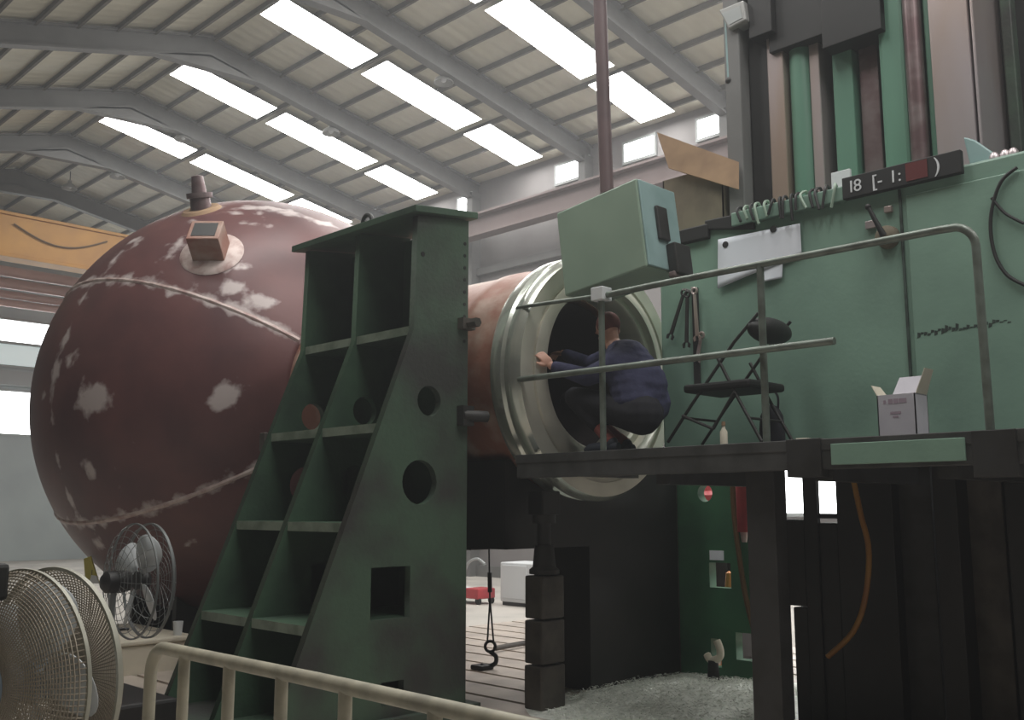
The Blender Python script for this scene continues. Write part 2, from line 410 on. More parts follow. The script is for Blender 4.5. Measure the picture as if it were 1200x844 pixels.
for (x, y, a, b, s) in patches:
    h = hit_sphere(x, y, SC, SRAD); n = (h - SC).normalized()
    e1 = Vector((0, 0, 1)).cross(n).normalized(); e2 = n.cross(e1); pc.append((h, e1, e2, a, b, s))
e_x, e_y, _ = basis(AX)
def seam_az(px):
    s = [(hit_sphere(x, y, SC, SRAD) - SC) for x, y in px]
    return sum(math.atan2(d.dot(e_y), d.dot(e_x)) for d in s) / len(s)
seams = [seam_az([(150, 330), (200, 336), (250, 352), (290, 368), (325, 388)]), seam_az([(90, 620), (140, 608), (190, 592), (240, 571), (290, 552)])]
for v in bm.verts:
    d = v.co - SC; w = 0
    for (h, e1, e2, a, b, s) in pc:
        r = v.co - h
        if r.length < .8:
            w = max(w, s * math.exp(-((r.dot(e1) / a) ** 2 + (r.dot(e2) / b) ** 2) * .9))
    az = math.atan2(d.dot(e_y), d.dot(e_x)); th = d.normalized().dot(-AX)
    rad = SRAD * math.sqrt(max(0, 1 - th * th))
    for sa in seams:
        dist = abs((az - sa + PI) % (2 * PI) - PI) * rad
        if th > -.85: w = max(w, .62 * math.exp(-(dist / .075) ** 2))
    v[lay] = w
me = bpy.data.meshes.new('spherical_shell'); bm.to_mesh(me); bm.free()
shell = link(me, 'spherical_shell', 'primer', ves, smooth=True)
so = shell.modifiers.new('wall', 'SOLIDIFY'); so.thickness = .07; so.offset = -1
for sa in seams:
    pts = []
    for i in range(64):
        th = math.radians(25 + 118 * i / 63)
        dr = -AX * math.cos(th) + (e_x * math.cos(sa) + e_y * math.sin(sa)) * math.sin(th)
        pts.append(SC + dr * (SRAD - .012 + .004 * math.sin(i * 2.3)))
    MB().tube(pts, .026, 8).build('weld_seam', 'seam', ves, smooth=True)
# neck: flared collar, cylinder and machined flange, axis running from flange to sphere
def vl(prof, name, m, off=None, par=ves, seg=96, closed=False): return MB().lathe(prof, FC, AX, seg, closed=closed, off=off).build(name, m, par, smooth=True)
vl([(L - 2.06, .90), (L - 2.09, .948), (L - 2.14, .952), (L - 2.16, .93), (L - 2.22, .915), (L - 2.40, .895), (2.25, .885), (2.25, .66), (L - 2.10, .66)], 'neck_collar', 'rust')
vl([(2.25, .885), (1.5, .885), (.78, .885), (.74, .90), (.62, .90), (.58, .885), (.28, .885), (.28, .64), (2.25, .64)], 'cylinder', 'rust', closed=True)
vl([(.30, .893), (.29, .92), (.24, .935), (.17, .935), (.15, .915), (.12, .915), (.10, .94), (.05, .94), (0, .905)], 'flange_rim', 'bright')
vl([(0, .906), (-.004, .80), (.012, .795), (.012, .765), (-.006, .76), (-.03, .70), (-.03, .665), (.03, .66), (.03, .615), (0.05, .60), (.3, .60), (.45, .64)], 'flange_face', 'face', off=[0, 0, 0, 0, .01, .02, .03, .035, .045, .05, .05, .0])
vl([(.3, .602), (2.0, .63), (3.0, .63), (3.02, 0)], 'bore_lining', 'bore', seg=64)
# lifting trunnion and nozzle on the upper shell
h = hit_sphere(248, 296, SC, SRAD); n = (h - SC).normalized()
tx = Vector((0, 0, 1)).cross(n).normalized(); ty = n.cross(tx)
lug = MB(); dirn = (n * .75 + Vector((-.55, -.45, -.15))).normalized()
def lug_box(mb, c, e1, e2, ax, w, hh, l):
    p = [c + e1 * (sx * w) + e2 * (sy * hh) for sx, sy in ((-1, -1), (1, -1), (1, 1), (-1, 1))]
    return mb.prism(p, ax * l)
lug_box(lug, h - n * .06, tx, ty, n, .15, .13, .34)
lg = lug.build('lifting_lug', 'rust', ves, bevel=.01)
MB().prism([h + n * .281 + tx * a + ty * b for a, b in ((-.11, -.09), (.11, -.09), (.11, .09), (-.11, .09))], n * .004).build('lug_opening', 'black', lg)
MB().lathe([(0, .30), (.025, .27), (.03, .0)], h - n * .015, n, 32).build('lug_pad', 'seam', lg, smooth=True)
h2 = hit_sphere(236, 246, SC, SRAD); n2 = (h2 - SC).normalized()
nz = MB().lathe([(-.08, .11), (.12, .10), (.12, .13), (.17, .13), (.17, .075), (.34, .06), (.36, .0)], h2, (n2 + Vector((0, 0, .9))).normalized(), 24).build('nozzle', 'screw', ves, smooth=True)
MB().lathe([(0, .21), (.03, .18), (.035, 0)], h2 - n2 * .012, n2, 28).build('nozzle_pad', 'tan', nz, smooth=True)

# supports under the vessel
def cradle(name, x0, x1, y0, y1, z0, zc, r, m, ztop):
    n = 20; a0 = math.asin(min(1, (ztop - zc) / r)); pts = [(x0, y0, z0), (x1, y0, z0), (x1, y0, ztop)]
    for i in range(n + 1):
        a = a0 + (-PI - 2 * a0) * i / n
        xx = FC.x + r * math.cos(a); pts.append((xx, y0, zc + r * math.sin(a)))
    pts.append((x0, y0, ztop))
    return MB().prism(pts, (0, y1 - y0, 0)).build(name, m, bevel=.01)
c = cradle('support_cradle', 5.05, 7.15, 5.12, 5.72, 1.30, 2.60, .905, 'black', 1.95)
lo = MB().box(5.98, 7.15, 5.12, 5.72, BZ, 1.30); lo.bm.to_mesh(bpy.data.meshes.new('x')); b_ = bmesh.new(); b_.from_mesh(c.data)
t_ = bpy.data.meshes.new('x'); lo.bm.to_mesh(t_); b_.from_mesh(t_); b_.to_mesh(c.data); b_.free(); c.modifiers.clear()
base_at(c, (6.2, 5.7, BZ)); tag(c, 'black steel cradle block holding the neck of the vessel behind the stacked blocks', 'support')
c2 = MB().box(5.28, 6.16, 5.74, 7.95, 1.27, 1.685).build('support_beam', 'black', bevel=.01); base_at(c2, (5.7, 7, 1.27))
tag(c2, 'dark lengthwise beam under the neck of the vessel', 'beam')
pd = MB().box(5.2, 6.25, 7.5, 7.95, BZ, 1.27).box(5.1, 6.35, 7.4, 8.05, BZ, .3).build('support_pedestal', 'black', bevel=.01); base_at(pd, (5.7, 7.7, BZ)); tag(pd, 'black pedestal carrying the far end of the lengthwise beam', 'support')
st = MB(); pts = [(4.6, 9.2, 0), (6.84, 9.2, 0), (6.84, 9.2, .75)]
for i in range(13):
    xx = 6.75 - 2.06 * i / 12; pts.append((xx, 9.2, SC.z - math.sqrt(SRAD ** 2 - (xx - 5.72) ** 2 - .42 ** 2) + .0))
pts.append((4.6, 9.2, .75)); st.prism(pts, (0, .08, 0))
pts2 = [(p[0], 10.16, p[2]) for p in pts]; st.prism(pts2, (0, .08, 0)); st.box(4.6, 6.84, 9.2, 10.24, 0, .12)
st = st.build('vessel_saddle', 'black'); base_at(st, (5.72, 9.72, 0)); tag(st, 'low black saddle stand on the floor under the round vessel', 'support')

# ================================================================== green angle plate
GYP = 5.15
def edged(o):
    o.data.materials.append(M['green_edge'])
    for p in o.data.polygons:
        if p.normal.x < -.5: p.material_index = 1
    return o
ap = empty('angle_plate', (4.0, 5.85, BZ), 'tall dark green cast angle plate with sloping ribs in front of the vessel', 'angle plate')
out = [(3.16, BZ), (4.70, BZ), (4.70, 3.68), (4.222, 3.62), (4.20, 2.81)]
GH = [circ(4.345, 2.325, .105), circ(4.27, 1.77, .15), rect(3.88, 4.2, .89, 1.22), rect(3.98, 4.16, .36, .5)]
def slope_x(z): return 4.20 if z >= 2.81 else 4.20 - (2.81 - z) * .398
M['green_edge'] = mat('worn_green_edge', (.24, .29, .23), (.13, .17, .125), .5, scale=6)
def gusset(y, holes): return edged(link(holed(out, holes, 'XZ', y, .055), 'gusset', 'green_dirty' if y < 5.3 else 'green', ap))
for y, hs in ((GYP + .027, GH), (5.85, [circ(4.3, 2.3, .105), circ(4.25, 1.77, .14), rect(3.88, 4.2, .89, 1.22)]), (6.52, [circ(4.3, 2.3, .105), circ(4.25, 1.77, .14)])): gusset(y, hs)
MB().box(4.64, 4.70, 5.2, 6.62, BZ, 3.64).build('back_plate', 'green', ap, bevel=.006)
for z in (2.81, 2.12, 1.475, .86):
    for (a, b) in ((5.205, 5.822), (5.878, 6.492)):
        edged(MB().box(slope_x(z) + .01, 4.64, a, b, z - .03, z + .03).build('shelf_rib', 'green', ap))
MB().prism([(4.16, 5.10, 3.625), (4.75, 5.10, 3.695), (4.75, 5.10, 3.745), (4.16, 5.10, 3.675)], (0, 1.56, 0)).build('top_plate', 'green', ap, bevel=.005)
MB().box(3.05, 4.8, 5.1, 6.62, BZ, BZ + .08).build('base_plate', 'green_dirty', ap, bevel=.005)
e = Vector((4.45, 6.05, 3.72))
MB().tube(arc(e + Vector((0, 0, .085)), .06, 0, 2 * PI, 20, (0, 1, 0), (0, 0, 1))[:-1], .018, 8, closed=True).cyl(e - Vector((0, 0, .03)), e + Vector((0, 0, .03)), .035).build('eye_bolt', 'dsteel', ap, smooth=True)
cl = MB().box(4.60, 4.72, 5.09, 5.15, 2.86, 2.94).cyl((4.66, 5.13, 2.90), (4.66, 5.0, 2.90), .035, seg=6).build('clamp_bolt', 'block', ap)
cl2 = MB().cyl((4.62, 5.11, 2.24), (4.80, 5.05, 2.24), .04).box(4.6, 4.7, 5.08, 5.15, 2.17, 2.31).build('clamp_bolt', 'dsteel', ap)
for i in range(9): MB().cyl((4.665, 5.152, 3.5 - i * .09), (4.665, 5.147, 3.5 - i * .09), .013, seg=10).build('bolt_hole', 'black', ap)
MB().cyl((4.27, 5.152, 3.35), (4.27, 5.146, 3.35), .018, seg=10).build('bolt_hole', 'black', ap)
cb = at(320, 518, Y=6.52)
MB().box(cb.x - .06, cb.x + .10, 6.545, 6.62, cb.z - .07, cb.z + .07).cyl((cb.x + .02, 6.54, cb.z), (cb.x + .02, 6.66, cb.z), .035, seg=6).build('side_clamp', 'block', ap, bevel=.008)

# ================================================================== boring machine (headstock, column, bed legs)
bmx = empty('boring_machine', (6.6, 2.5, BZ), 'green boring machine with a tall column and wide flat headstock beside the work platform', 'machine')
hs = MB().box(6.0, 7.3, .7, 4.40, 1.99, 3.67).build('headstock', 'mgreen', bmx, bevel=.02)
MB().box(5.985, 6.0, 1.05, 2.47, 2.02, 3.55).build('cover_panel', 'mgreen', hs, bevel=.006)
MB().box(5.985, 6.0, 2.50, 2.515, 2.1, 3.6).build('panel_seam', 'stain', hs)
# the raised left shoulder and a low top rail with cable loom
MB().box(5.95, 6.25, 2.86, 3.72, 3.6, 3.70).build('cable_tray', 'mgreen', hs, bevel=.008)
for i in range(15):
    y = 3.66 - i * .052 + random.uniform(-.012, .012); l = random.uniform(.07, .17)
    p = [(6.02, y, 3.70), (5.985, y, 3.735), (5.94, y + random.uniform(-.02, .02), 3.70), (5.935, y + random.uniform(-.03, .03), 3.70 - l)]
    MB().tube(bez(p, 5), .010, 7).build('cable', random.choice(['darkrubber', 'darkrubber', 'dsteel', 'mgreen2']), hs, smooth=True)
np_ = MB().box(5.93, 5.98, 2.10, 2.86, 3.60, 3.745).build('number_plate', 'darkrubber', hs, bevel=.005)
MB().box(5.926, 5.932, 2.30, 2.435, 3.62, 3.735).build('red_square', 'maroon', np_)
def ptext(t, y, z, size, par, m='white', X=5.928):
    me = text_mesh(t, size)
    R_ = Matrix(((0, 0, -1), (-1, 0, 0), (0, 1, 0))).to_4x4()
    me.transform(Matrix.Translation((X, y, z)) @ R_); return link(me, 'lettering', m, par)
ptext('I8', 2.81, 3.635, .115, np_); ptext('[-', 2.66, 3.635, .115, np_); ptext('1:', 2.545, 3.635, .115, np_); ptext(')', 2.26, 3.64, .13, np_)
# lever on the headstock
lb = at(1040, 278, X=5.98)
lv = MB().lathe([(0, .075), (.05, .07), (.07, .045), (.08, 0)], (6.0, lb.y, lb.z), (-1, 0, 0), 24).build('lever_boss', 'brown', hs, smooth=True)
MB().tube([(5.93, lb.y, lb.z), (5.915, lb.y + .02, lb.z + .05), (5.90, lb.y + .075, lb.z + .19)], [.022, .017, .013], 10).ball((5.90, lb.y + .08, lb.z + .2), .02, 10).build('lever', 'darkrubber', lv, smooth=True)
MB().box(5.97, 6.0, lb.y + .07, lb.y + .14, lb.z + .08, lb.z + .13).build('lever_plate', 'way', hs, bevel=.004)
MB().box(5.97, 6.0, lb.y - .04, lb.y + .01, lb.z + .16, lb.z + .2).build('lever_plate', 'way', hs, bevel=.004)
# scuffed score line
sm = MB()
for i in range(26):
    y = 2.45 - i * .021; z = 2.655 + .018 * i / 26 + random.uniform(-.012, .012); hh = random.uniform(.006, .03) * (1.2 - i / 30)
    sm.prism([(5.9835, y, z - hh), (5.9835, y - .02, z - hh * .6), (5.9835, y - .022, z + hh * .7), (5.9835, y - .004, z + hh)], (.0012, 0, 0))
sm.build('scuff_mark', 'stain', hs)
# column: side walls, slideways, screws, dark recesses, shade blocks
Xc = 6.4
def yx(px, y=110, X=Xc): return at(px, y, X=X).y
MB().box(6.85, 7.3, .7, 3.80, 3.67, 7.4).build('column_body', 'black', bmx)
def strip(name, p0, p1, x0, x1, z0, z1, m, bevel=.01, rnd=False):
    a, b = yx(p0), yx(p1)
    if rnd:
        mb = MB(); cy = (a + b) / 2; r = abs(a - b) / 2
        mb.cyl((x0 + r, cy, z0), (x0 + r, cy, z1), r, seg=28)
        return mb.build(name, m, bmx, smooth=True)
    return MB().box(x0, x1, a, b, z0, z1).build(name, m, bmx, bevel=bevel)
strip('column_side', 858, 876, 6.3, 7.2, 3.67, 7.4, 'beam')
ch = strip('chain_guard', 877, 901, 6.42, 6.8, 3.67, 7.0, 'black')
strip('slideway', 900, 919, 6.40, 6.85, 3.67, 7.0, 'way')
strip('guide_tube', 920, 945, 6.42, 6.6, 3.67, 7.0, 'ribgreen', rnd=True)
strip('slideway', 945, 957, 6.46, 6.85, 3.67, 7.0, 'way')
strip('inner_rib', 969, 993, 6.50, 6.85, 3.67, 7.0, 'ribgreen')
strip('dark_post', 997, 1020, 6.55, 6.85, 3.67, 7.0, 'screw')
strip('inner_rib', 1030, 1062, 6.42, 6.85, 3.67, 7.0, 'ribgreen', .03)
strip('lead_screw', 1064, 1085, 6.34, 6.6, 3.67, 7.2, 'screw', rnd=True)
strip('inner_rib', 1086, 1100, 6.42, 6.85, 3.67, 7.2, 'ribgreen')
strip('slideway', 1096, 1143, 6.36, 6.85, 3.67, 7.2, 'way', .012)
strip('column_side', 1146, 1150, 6.36, 7.2, 3.67, 7.2, 'way')
strip('far_rib', 1158, 1172, 6.75, 6.85, 3.67, 7.2, 'green_dirty')
# black blocks standing for the shade at the top of the column
MB().box(6.36, 6.85, yx(903, 30), yx(1036, 30), 5.02, 7.2).box(6.35, 6.85, yx(966, 30), yx(1036, 30), 4.90, 7.2).build('top_shade_block', 'black', bmx, bevel=.006)
MB().box(6.30, 6.85, yx(876, 5, 6.3), yx(903, 5, 6.3), 5.16, 7.2).build('top_shade_side', 'black', bmx, bevel=.006)
pu = at(985, 182, X=6.3)
pn = MB().box(6.28, 6.31, pu.y - .07, pu.y + .07, 3.672, 3.93).build('bright_gap_plate', 'white', None, bevel=.004)  # white plate standing in for a bright sunlit gap
base_at(pn, (6.3, pu.y, 3.672)); tag(pn, 'small white upright plate standing for the sunlit gap at the column foot', 'card')
# foot of the machine below the deck: slabs with gaps
XB = 6.0
def yb(px, X=XB): return at(px, 600, X=X).y
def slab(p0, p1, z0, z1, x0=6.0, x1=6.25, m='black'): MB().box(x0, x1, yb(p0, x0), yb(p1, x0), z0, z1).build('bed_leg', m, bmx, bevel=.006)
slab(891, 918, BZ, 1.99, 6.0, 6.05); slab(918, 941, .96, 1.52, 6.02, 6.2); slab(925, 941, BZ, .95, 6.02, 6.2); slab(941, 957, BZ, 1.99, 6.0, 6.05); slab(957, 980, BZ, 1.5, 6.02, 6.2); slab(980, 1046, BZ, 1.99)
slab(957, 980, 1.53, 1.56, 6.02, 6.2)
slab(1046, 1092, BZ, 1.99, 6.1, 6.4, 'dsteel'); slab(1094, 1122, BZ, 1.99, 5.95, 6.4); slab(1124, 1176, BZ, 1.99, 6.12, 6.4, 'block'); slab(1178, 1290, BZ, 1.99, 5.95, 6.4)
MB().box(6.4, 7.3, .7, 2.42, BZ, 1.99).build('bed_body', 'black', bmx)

# ================================================================== work platform
PXX = 4.85
wp = empty('work_platform', (5.4, 3.0, 1.86), 'steel work platform with pipe handrail the worker crouches on', 'platform')
MB().box(4.83, 5.0, .7, 4.80, 1.90, 1.96).box(5.0, 5.998, .7, 4.70, 1.90, 1.96).build('deck', 'deck', wp, bevel=.004)
MB().box(4.835, 4.90, .7, 4.79, 1.80, 1.925).build('edge_beam', 'deck', wp, bevel=.004)
MB().box(4.9, 5.98, 4.62, 4.70, 1.82, 1.9).build('edge_beam', 'deck', wp)
for y in (1.9, 2.55, 3.6): MB().box(4.9, 6.0, y - .05, y + .05, 1.74, 1.90).build('cross_beam', 'dsteel', wp)
MB().box(4.82, 4.95, 2.52, 2.72, 1.76, 1.965).build('joint_plate', 'dsteel', wp, bevel=.004)
MB().box(4.82, 4.95, 1.55, 1.75, 1.74, 1.96).build('joint_plate', 'dsteel', wp, bevel=.004)
MB().box(4.815, 4.832, 1.78, 2.46, 1.82, 1.93).build('kick_plate', 'mgreen', wp, bevel=.003)
for y in (4.05, 2.87): MB().cyl((PXX + .03, y, 1.93), (PXX + .03, y, 2.97), .021, seg=14).build('post', 'rail', wp, smooth=True)
rr = .021
top = [(PXX + .03, 4.07, 2.975), (PXX + .03, 3.5, 2.98), (PXX + .03, 1.86, 2.975)] + arc((PXX + .03, 1.80, 2.86), .115, PI / 2, 0, 6, (0, -1, 0), (0, 0, 1))[1:] + [(PXX + .03, 1.68, 1.93)]
MB().tube(top, rr, 12).build('top_rail', 'rail', wp, smooth=True)
MB().tube([(PXX - .01, 4.77, 2.485), (PXX - .01, 2.42, 2.475)], rr, 12).build('mid_rail', 'rail', wp, smooth=True)
a = at(700, 347, X=4.9); b = at(612, 360, X=4.9); c_ = at(634, 376, X=5.2)
MB().tube(bez([a, b, b + Vector((.04, .02, -.012)), c_], 6), .014, 10).build('end_rail', 'rail', wp, smooth=True)
MB().box(4.83, 4.93, 4.0, 4.1, 2.94, 3.03).build('rail_clamp', 'white', wp, bevel=.006)
# legs under the platform
for (p, yy) in ((0, 2.94),):
    MB().box(4.92, 5.04, 2.86, 3.04, BZ, 1.82).box(4.88, 5.1, 2.8, 3.08, BZ, .23).build('leg', 'dsteel', wp, bevel=.004)
MB().box(4.92, 5.04, .85, 1.0, BZ, 1.82).build('leg', 'dsteel', wp)

# ------------------------------------------------------------------ hanging control pendant
RT = Matrix.Rotation(math.radians(-7), 3, 'X')
pc0 = Vector((5.20, 4.16, 3.41))
pen = empty('control_pendant', pc0, 'pale green control box hanging tilted from a brown pole in front of the flange', 'control box')
def pb(mb, x0, x1, y0, y1, z0, z1): return mb.box(pc0.x + x0, pc0.x + x1, pc0.y + y0, pc0.y + y1, pc0.z + z0, pc0.z + z1, RT, pc0)
pb(MB(), -.20, .20, -.36, .36, -.31, .31).build('housing', 'mgreen2', pen, bevel=.012)
pb(MB(), -.19, .21, -.375, -.36, -.3, .3).build('side_door', 'teal', pen, bevel=.006)
pb(MB(), -.06, .06, -.40, -.375, -.1, .14).build('door_handle', 'dsteel', pen, bevel=.01)
pb(MB(), .02, .2, -.45, -.375, -.34, -.12).build('clamp_block', 'dsteel', pen, bevel=.01)
pb(MB(), .0, .14, -.43, -.38, -.36, -.32).build('clamp_block', 'wall_pink', pen, bevel=.01)
pole_b = at(711, 222, X=5.2); pole_t = at(702, -30, X=5.2); dd = (pole_t - pole_b)
MB().tube([pole_b - dd * .02, pole_t + dd * 2.0], .05, 14).build('pole', 'polepaint', pen, smooth=True)
pb(MB(), -.1, .1, -.16, .1, .31, .34).build('pole_flange', 'dsteel', pen, bevel=.01)
# ------------------------------------------------------------------ carton and board on the headstock
ca = MB(); x0, x1, y0, y1, z0, z1 = 6.28, 6.62, 3.99, 4.55, 3.67, 4.22
for bx in ((x0, x1, y0, y1, z0, z0 + .01), (x0, x0 + .01, y0, y1, z0, z1), (x1 - .01, x1, y0, y1, z0, z1), (x0, x1, y0, y0 + .01, z0, z1), (x0, x1, y1 - .01, y1, z0, z1)): ca.box(*bx)
crt = empty('cardboard_box', (6.45, 4.2, 3.67), 'brown cardboard box with raised tan flap on the headstock behind the control box', 'box')
ca.build('box_body', 'brown', crt)
f1 = [at(768, 154, Y=4.27), at(866, 190, Y=4.0), at(866, 222, Y=4.0), at(783, 197, Y=4.27)]
q1 = [at(770, 155, X=6.25), at(866, 190, X=6.25), at(866, 222, X=6.22), at(784, 197, X=6.22)]
MB().prism(q1, (.008, .008, 0)).build('box_flap', 'tan', crt)
rg = MB().box(5.96, 6.04, 3.93, 4.25, 3.56, 3.67).prism([(5.97, 3.55, 3.55), (5.97, 3.96, 3.63), (5.97, 3.96, 3.70), (5.97, 3.55, 3.69)], (.03, 0, 0)).build('ledge_bracket', 'darkrubber', hs, bevel=.01)

# ------------------------------------------------------------------ papers on the headstock
def sheet(name, pts, label, mags, par=None):
    t = empty(name, pts[0], label, 'paper')
    bm_ = MB(); n = 8; g = []
    for j in range(n + 1):
        row = []
        for i in range(n + 1):
            u, v = i / n, j / n
            p = (pts[0] * (1 - u) + pts[1] * u) * (1 - v) + (pts[3] * (1 - u) + pts[2] * u) * v
            p.x -= .006 + .012 * v * (.5 + .5 * math.sin(u * 5)) ; row.append(bm_.bm.verts.new(p))
        g.append(row)
    for j in range(n):
        for i in range(n): bm_.face([g[j][i], g[j][i + 1], g[j + 1][i + 1], g[j + 1][i]])
    s = bm_.build('sheet', 'paper', t, smooth=True)
    md = s.modifiers.new('thick', 'SOLIDIFY'); md.thickness = .0015
    for q in mags: MB().cyl(Vector((5.972, q.y, q.z)), Vector((5.995, q.y, q.z)), .024, seg=16).build('magnet', 'darkrubber', t, smooth=True)
XP = 5.985
sheet('paper_sheet', [at(842, 281, X=XP), at(938, 262, X=XP), at(940, 298, X=XP), at(842, 339, X=XP)], 'large white drawing sheet held by two black magnets on the green headstock', [at(851, 287, X=XP), at(907, 269, X=XP)])
sheet('paper_sheet', [at(893, 312, X=5.99), at(918, 304, X=5.99), at(917, 326, X=5.99), at(893, 332, X=5.99)], 'small white slip of paper sticking out under the large drawing sheet', [])

# ------------------------------------------------------------------ hand tools hanging on the headstock
def wrench(p0, p1, m, label):
    p0 = Vector(p0); p1 = Vector(p1); d = (p1 - p0); l = d.length; d.normalize(); n = Vector((-1, 0, 0)); s_ = d.cross(n).normalized()
    mb = MB(); t = .012; w = .014
    def quadp(a, b, wa, wb): mb.prism([a - s_ * wa, b - s_ * wb, b + s_ * wb, a + s_ * wa], n * t)
    quadp(p0 + d * .03, p1 - d * .04, .011, .014)
    ring = [p0 + d * .02 + (d * math.cos(2 * PI * k / 16) + s_ * math.sin(2 * PI * k / 16)) * .022 + n * t / 2 for k in range(16)]
    mb.tube(ring, .009, 8, closed=True)
    for sg in (-1, 1):
        mb.prism([p1 - d * .05 + s_ * sg * .008, p1 - d * .03 + s_ * sg * .034, p1 + s_ * sg * .028, p1 - d * .005 + s_ * sg * .014, p1 - d * .03 + s_ * sg * .014], n * t)
    o = mb.build('wrench', m); base_at(o, p0); tag(o, label, 'wrench', 'spanners hanging on the machine front'); return o
hx = 5.975
tb = empty('tool_rack', at(815, 345, X=5.99), 'narrow upright steel strip with pegs holding spanners on the machine front', 'tool rack')
a, b = at(812, 338, X=5.99), at(818, 450, X=5.99)
MB().box(5.985, 6.0, b.y - .02, a.y + .01, b.z, a.z).build('strip', 'dsteel', tb)
for q in ((803, 340), (813, 338), (806, 340), (822, 392)): 
    g = at(*q, X=5.98); MB().cyl((6.0, g.y, g.z), (5.95, g.y, g.z), .008, seg=10).build('peg', 'way', tb)
wrench(at(803, 340, X=hx), at(785, 398, X=hx), 'dsteel', 'dark spanner hanging leftmost and slanting on the tool rack')
wrench(at(806, 342, X=hx - .02), at(805, 408, X=hx - .02), 'dsteel', 'dark spanner hanging straight between the slanting one and the rack strip')
wrench(at(814, 338, X=hx - .03), at(818, 400, X=hx - .03), 'way', 'long bright spanner hanging in front of the rack strip')
wrench(at(823, 390, X=hx), at(817, 425, X=hx), 'way', 'short bright spanner hanging lowest at the right of the tool rack')

# ------------------------------------------------------------------ folding chair on the deck
fc = empty('folding_chair', (5.55, 3.5, 1.96), 'dark folding chair with black padded back on the platform', 'chair')
CX0, CX1 = 5.40, 5.80
def cp(px, py, X): p = at(px, py, X=5.6); return Vector((X, p.y, p.z))
for X in (CX0, CX1):
    MB().tube([cp(908, 372, X), cp(880, 405, X), cp(830, 478, X), cp(803, 520, X)], .011, 10).build('leg', 'dsteel', fc, smooth=True)
    MB().tube([cp(860, 422, X), cp(882, 465, X), cp(912, 519, X)], .011, 10).build('leg', 'dsteel', fc, smooth=True)
MB().tube([cp(822, 492, CX0), cp(822, 492, CX1)], .009, 8).tube([cp(897, 492, CX0), cp(897, 492, CX1)], .009, 8).build('stretcher', 'dsteel', fc, smooth=True)
MB().tube([cp(858, 505, CX0 - .02), cp(882, 463, CX0 - .02)], .010, 8).tube([cp(822, 490, CX0 - .02), cp(858, 505, CX0 - .02)], .010, 8).build('side_brace', 'dsteel', fc, smooth=True)
s0 = cp(822, 452, 0); s1 = cp(900, 453, 0)
MB().box(CX0 - .02, CX1 + .02, s1.y, s0.y, min(s0.z, s1.z) - .02, min(s0.z, s1.z) + .035).build('seat', 'maroon' if False else 'darkrubber', fc, bevel=.018)
bk = cp(902, 388, 0)
MB().ball((5.6, bk.y, bk.z), (.23, .095, .085), 24).build('backrest', 'darkrubber', fc, smooth=True)
bag = MB(); g = cp(905, 485, 0)
bag.lathe([(0, 0), (0, .075), (.05, .085), (.16, .085), (.25, .075), (.31, .045), (.33, 0)], (5.89, 3.42, 1.96), (0, 0, 1), 20)
bg = empty('cloth_bag', (5.89, 3.42, 1.96), 'limp black bag standing on the deck behind the folding chair', 'bag')
bag.build('bag_body', 'trouser', bg, smooth=True)
MB().tube(bez([(5.89, 3.46, 2.26), (5.88, 3.47, 2.36), (5.89, 3.42, 2.40), (5.89, 3.37, 2.34), (5.89, 3.37, 2.26)], 6), .008, 8).build('strap', 'trouser', bg, smooth=True)
# ------------------------------------------------------------------ open white carton on the deck
wb = empty('carton', (5.25, 2.22, 1.96), 'open white cardboard carton with raised flaps on the platform deck', 'box')
X0 = 5.17; by0 = at(1030, 512, X=X0).y; by1 = at(1075, 512, X=X0).y; zt = at(1050, 462, X=X0).z
w_ = MB(); X1 = X0 + .16
for bx in ((X0, X1, by1, by0, 1.961, 1.967), (X0, X0 + .006, by1, by0, 1.961, zt), (X1 - .006, X1, by1, by0, 1.961, zt), (X0, X1, by1, by1 + .006, 1.961, zt), (X0, X1, by0 - .006, by0, 1.961, zt)): w_.box(*bx)
w_.build('carton_body', 'carton', wb)
d_ = (by0 - by1)
MB().prism([(X1, by1 + .01, zt), (X1, by0 - .01, zt), (X1 + .05, by0 - d_ * .2, zt + .115), (X1 + .05, by1 + d_ * .2, zt + .115)], (.004, 0, 0)).build('flap', 'carton', wb)
MB().prism([(X0 + .01, by0, zt), (X1 - .01, by0, zt), (X1 - .03, by0 + .035, zt + .06), (X0 + .02, by0 + .035, zt + .06)], (0, .004, 0)).build('flap', 'beige', wb)
MB().prism([(X0 + .01, by1, zt), (X1 - .01, by1, zt), (X1 - .03, by1 - .05, zt + .13), (X0 + .02, by1 - .05, zt + .13)], (0, -.004, 0)).build('flap', 'beige', wb)
pr = MB()
for (f0, f1, zz, hh) in ((.17, .24, .80, .035), (.3, .42, .79, .05), (.44, .56, .79, .05), (.58, .78, .80, .045), (.34, .62, .56, .025), (.4, .55, .48, .02)):
    z = 1.96 + (zt - 1.96) * zz; pr.box(X0 - .0012, X0, by0 - d_ * f0, by0 - d_ * f1, z, z + hh * .55)
pr.build('printing', mat('faded_print', (.42, .33, .40)), wb)
pa = at(945, 511, X=4.95); s = MB().box(4.9, 5.0, pa.y - .03, pa.y + .04, 1.96, 1.975).build('folded_rag', 'beige', bevel=.004); base_at(s, (4.95, pa.y, 1.96)); tag(s, 'tiny pale rag lying at the edge of the deck', 'rag')
bt = at(848, 505, X=5.3); bo = empty('plastic_bottle', (5.3, bt.y, 1.96), 'small pale bottle standing on the deck under the folding chair', 'bottle')
MB().lathe([(0, 0), (0, .024), (.11, .024), (.135, .01), (.15, .01)], (5.3, bt.y, 1.96), (0, 0, 1), 16).build('bottle_body', 'beige', bo, smooth=True)
MB().lathe([(.15, .013), (.175, .012), (.175, 0)], (5.3, bt.y, 1.96), (0, 0, 1), 16).build('bottle_cap', 'tan', bo, smooth=True)
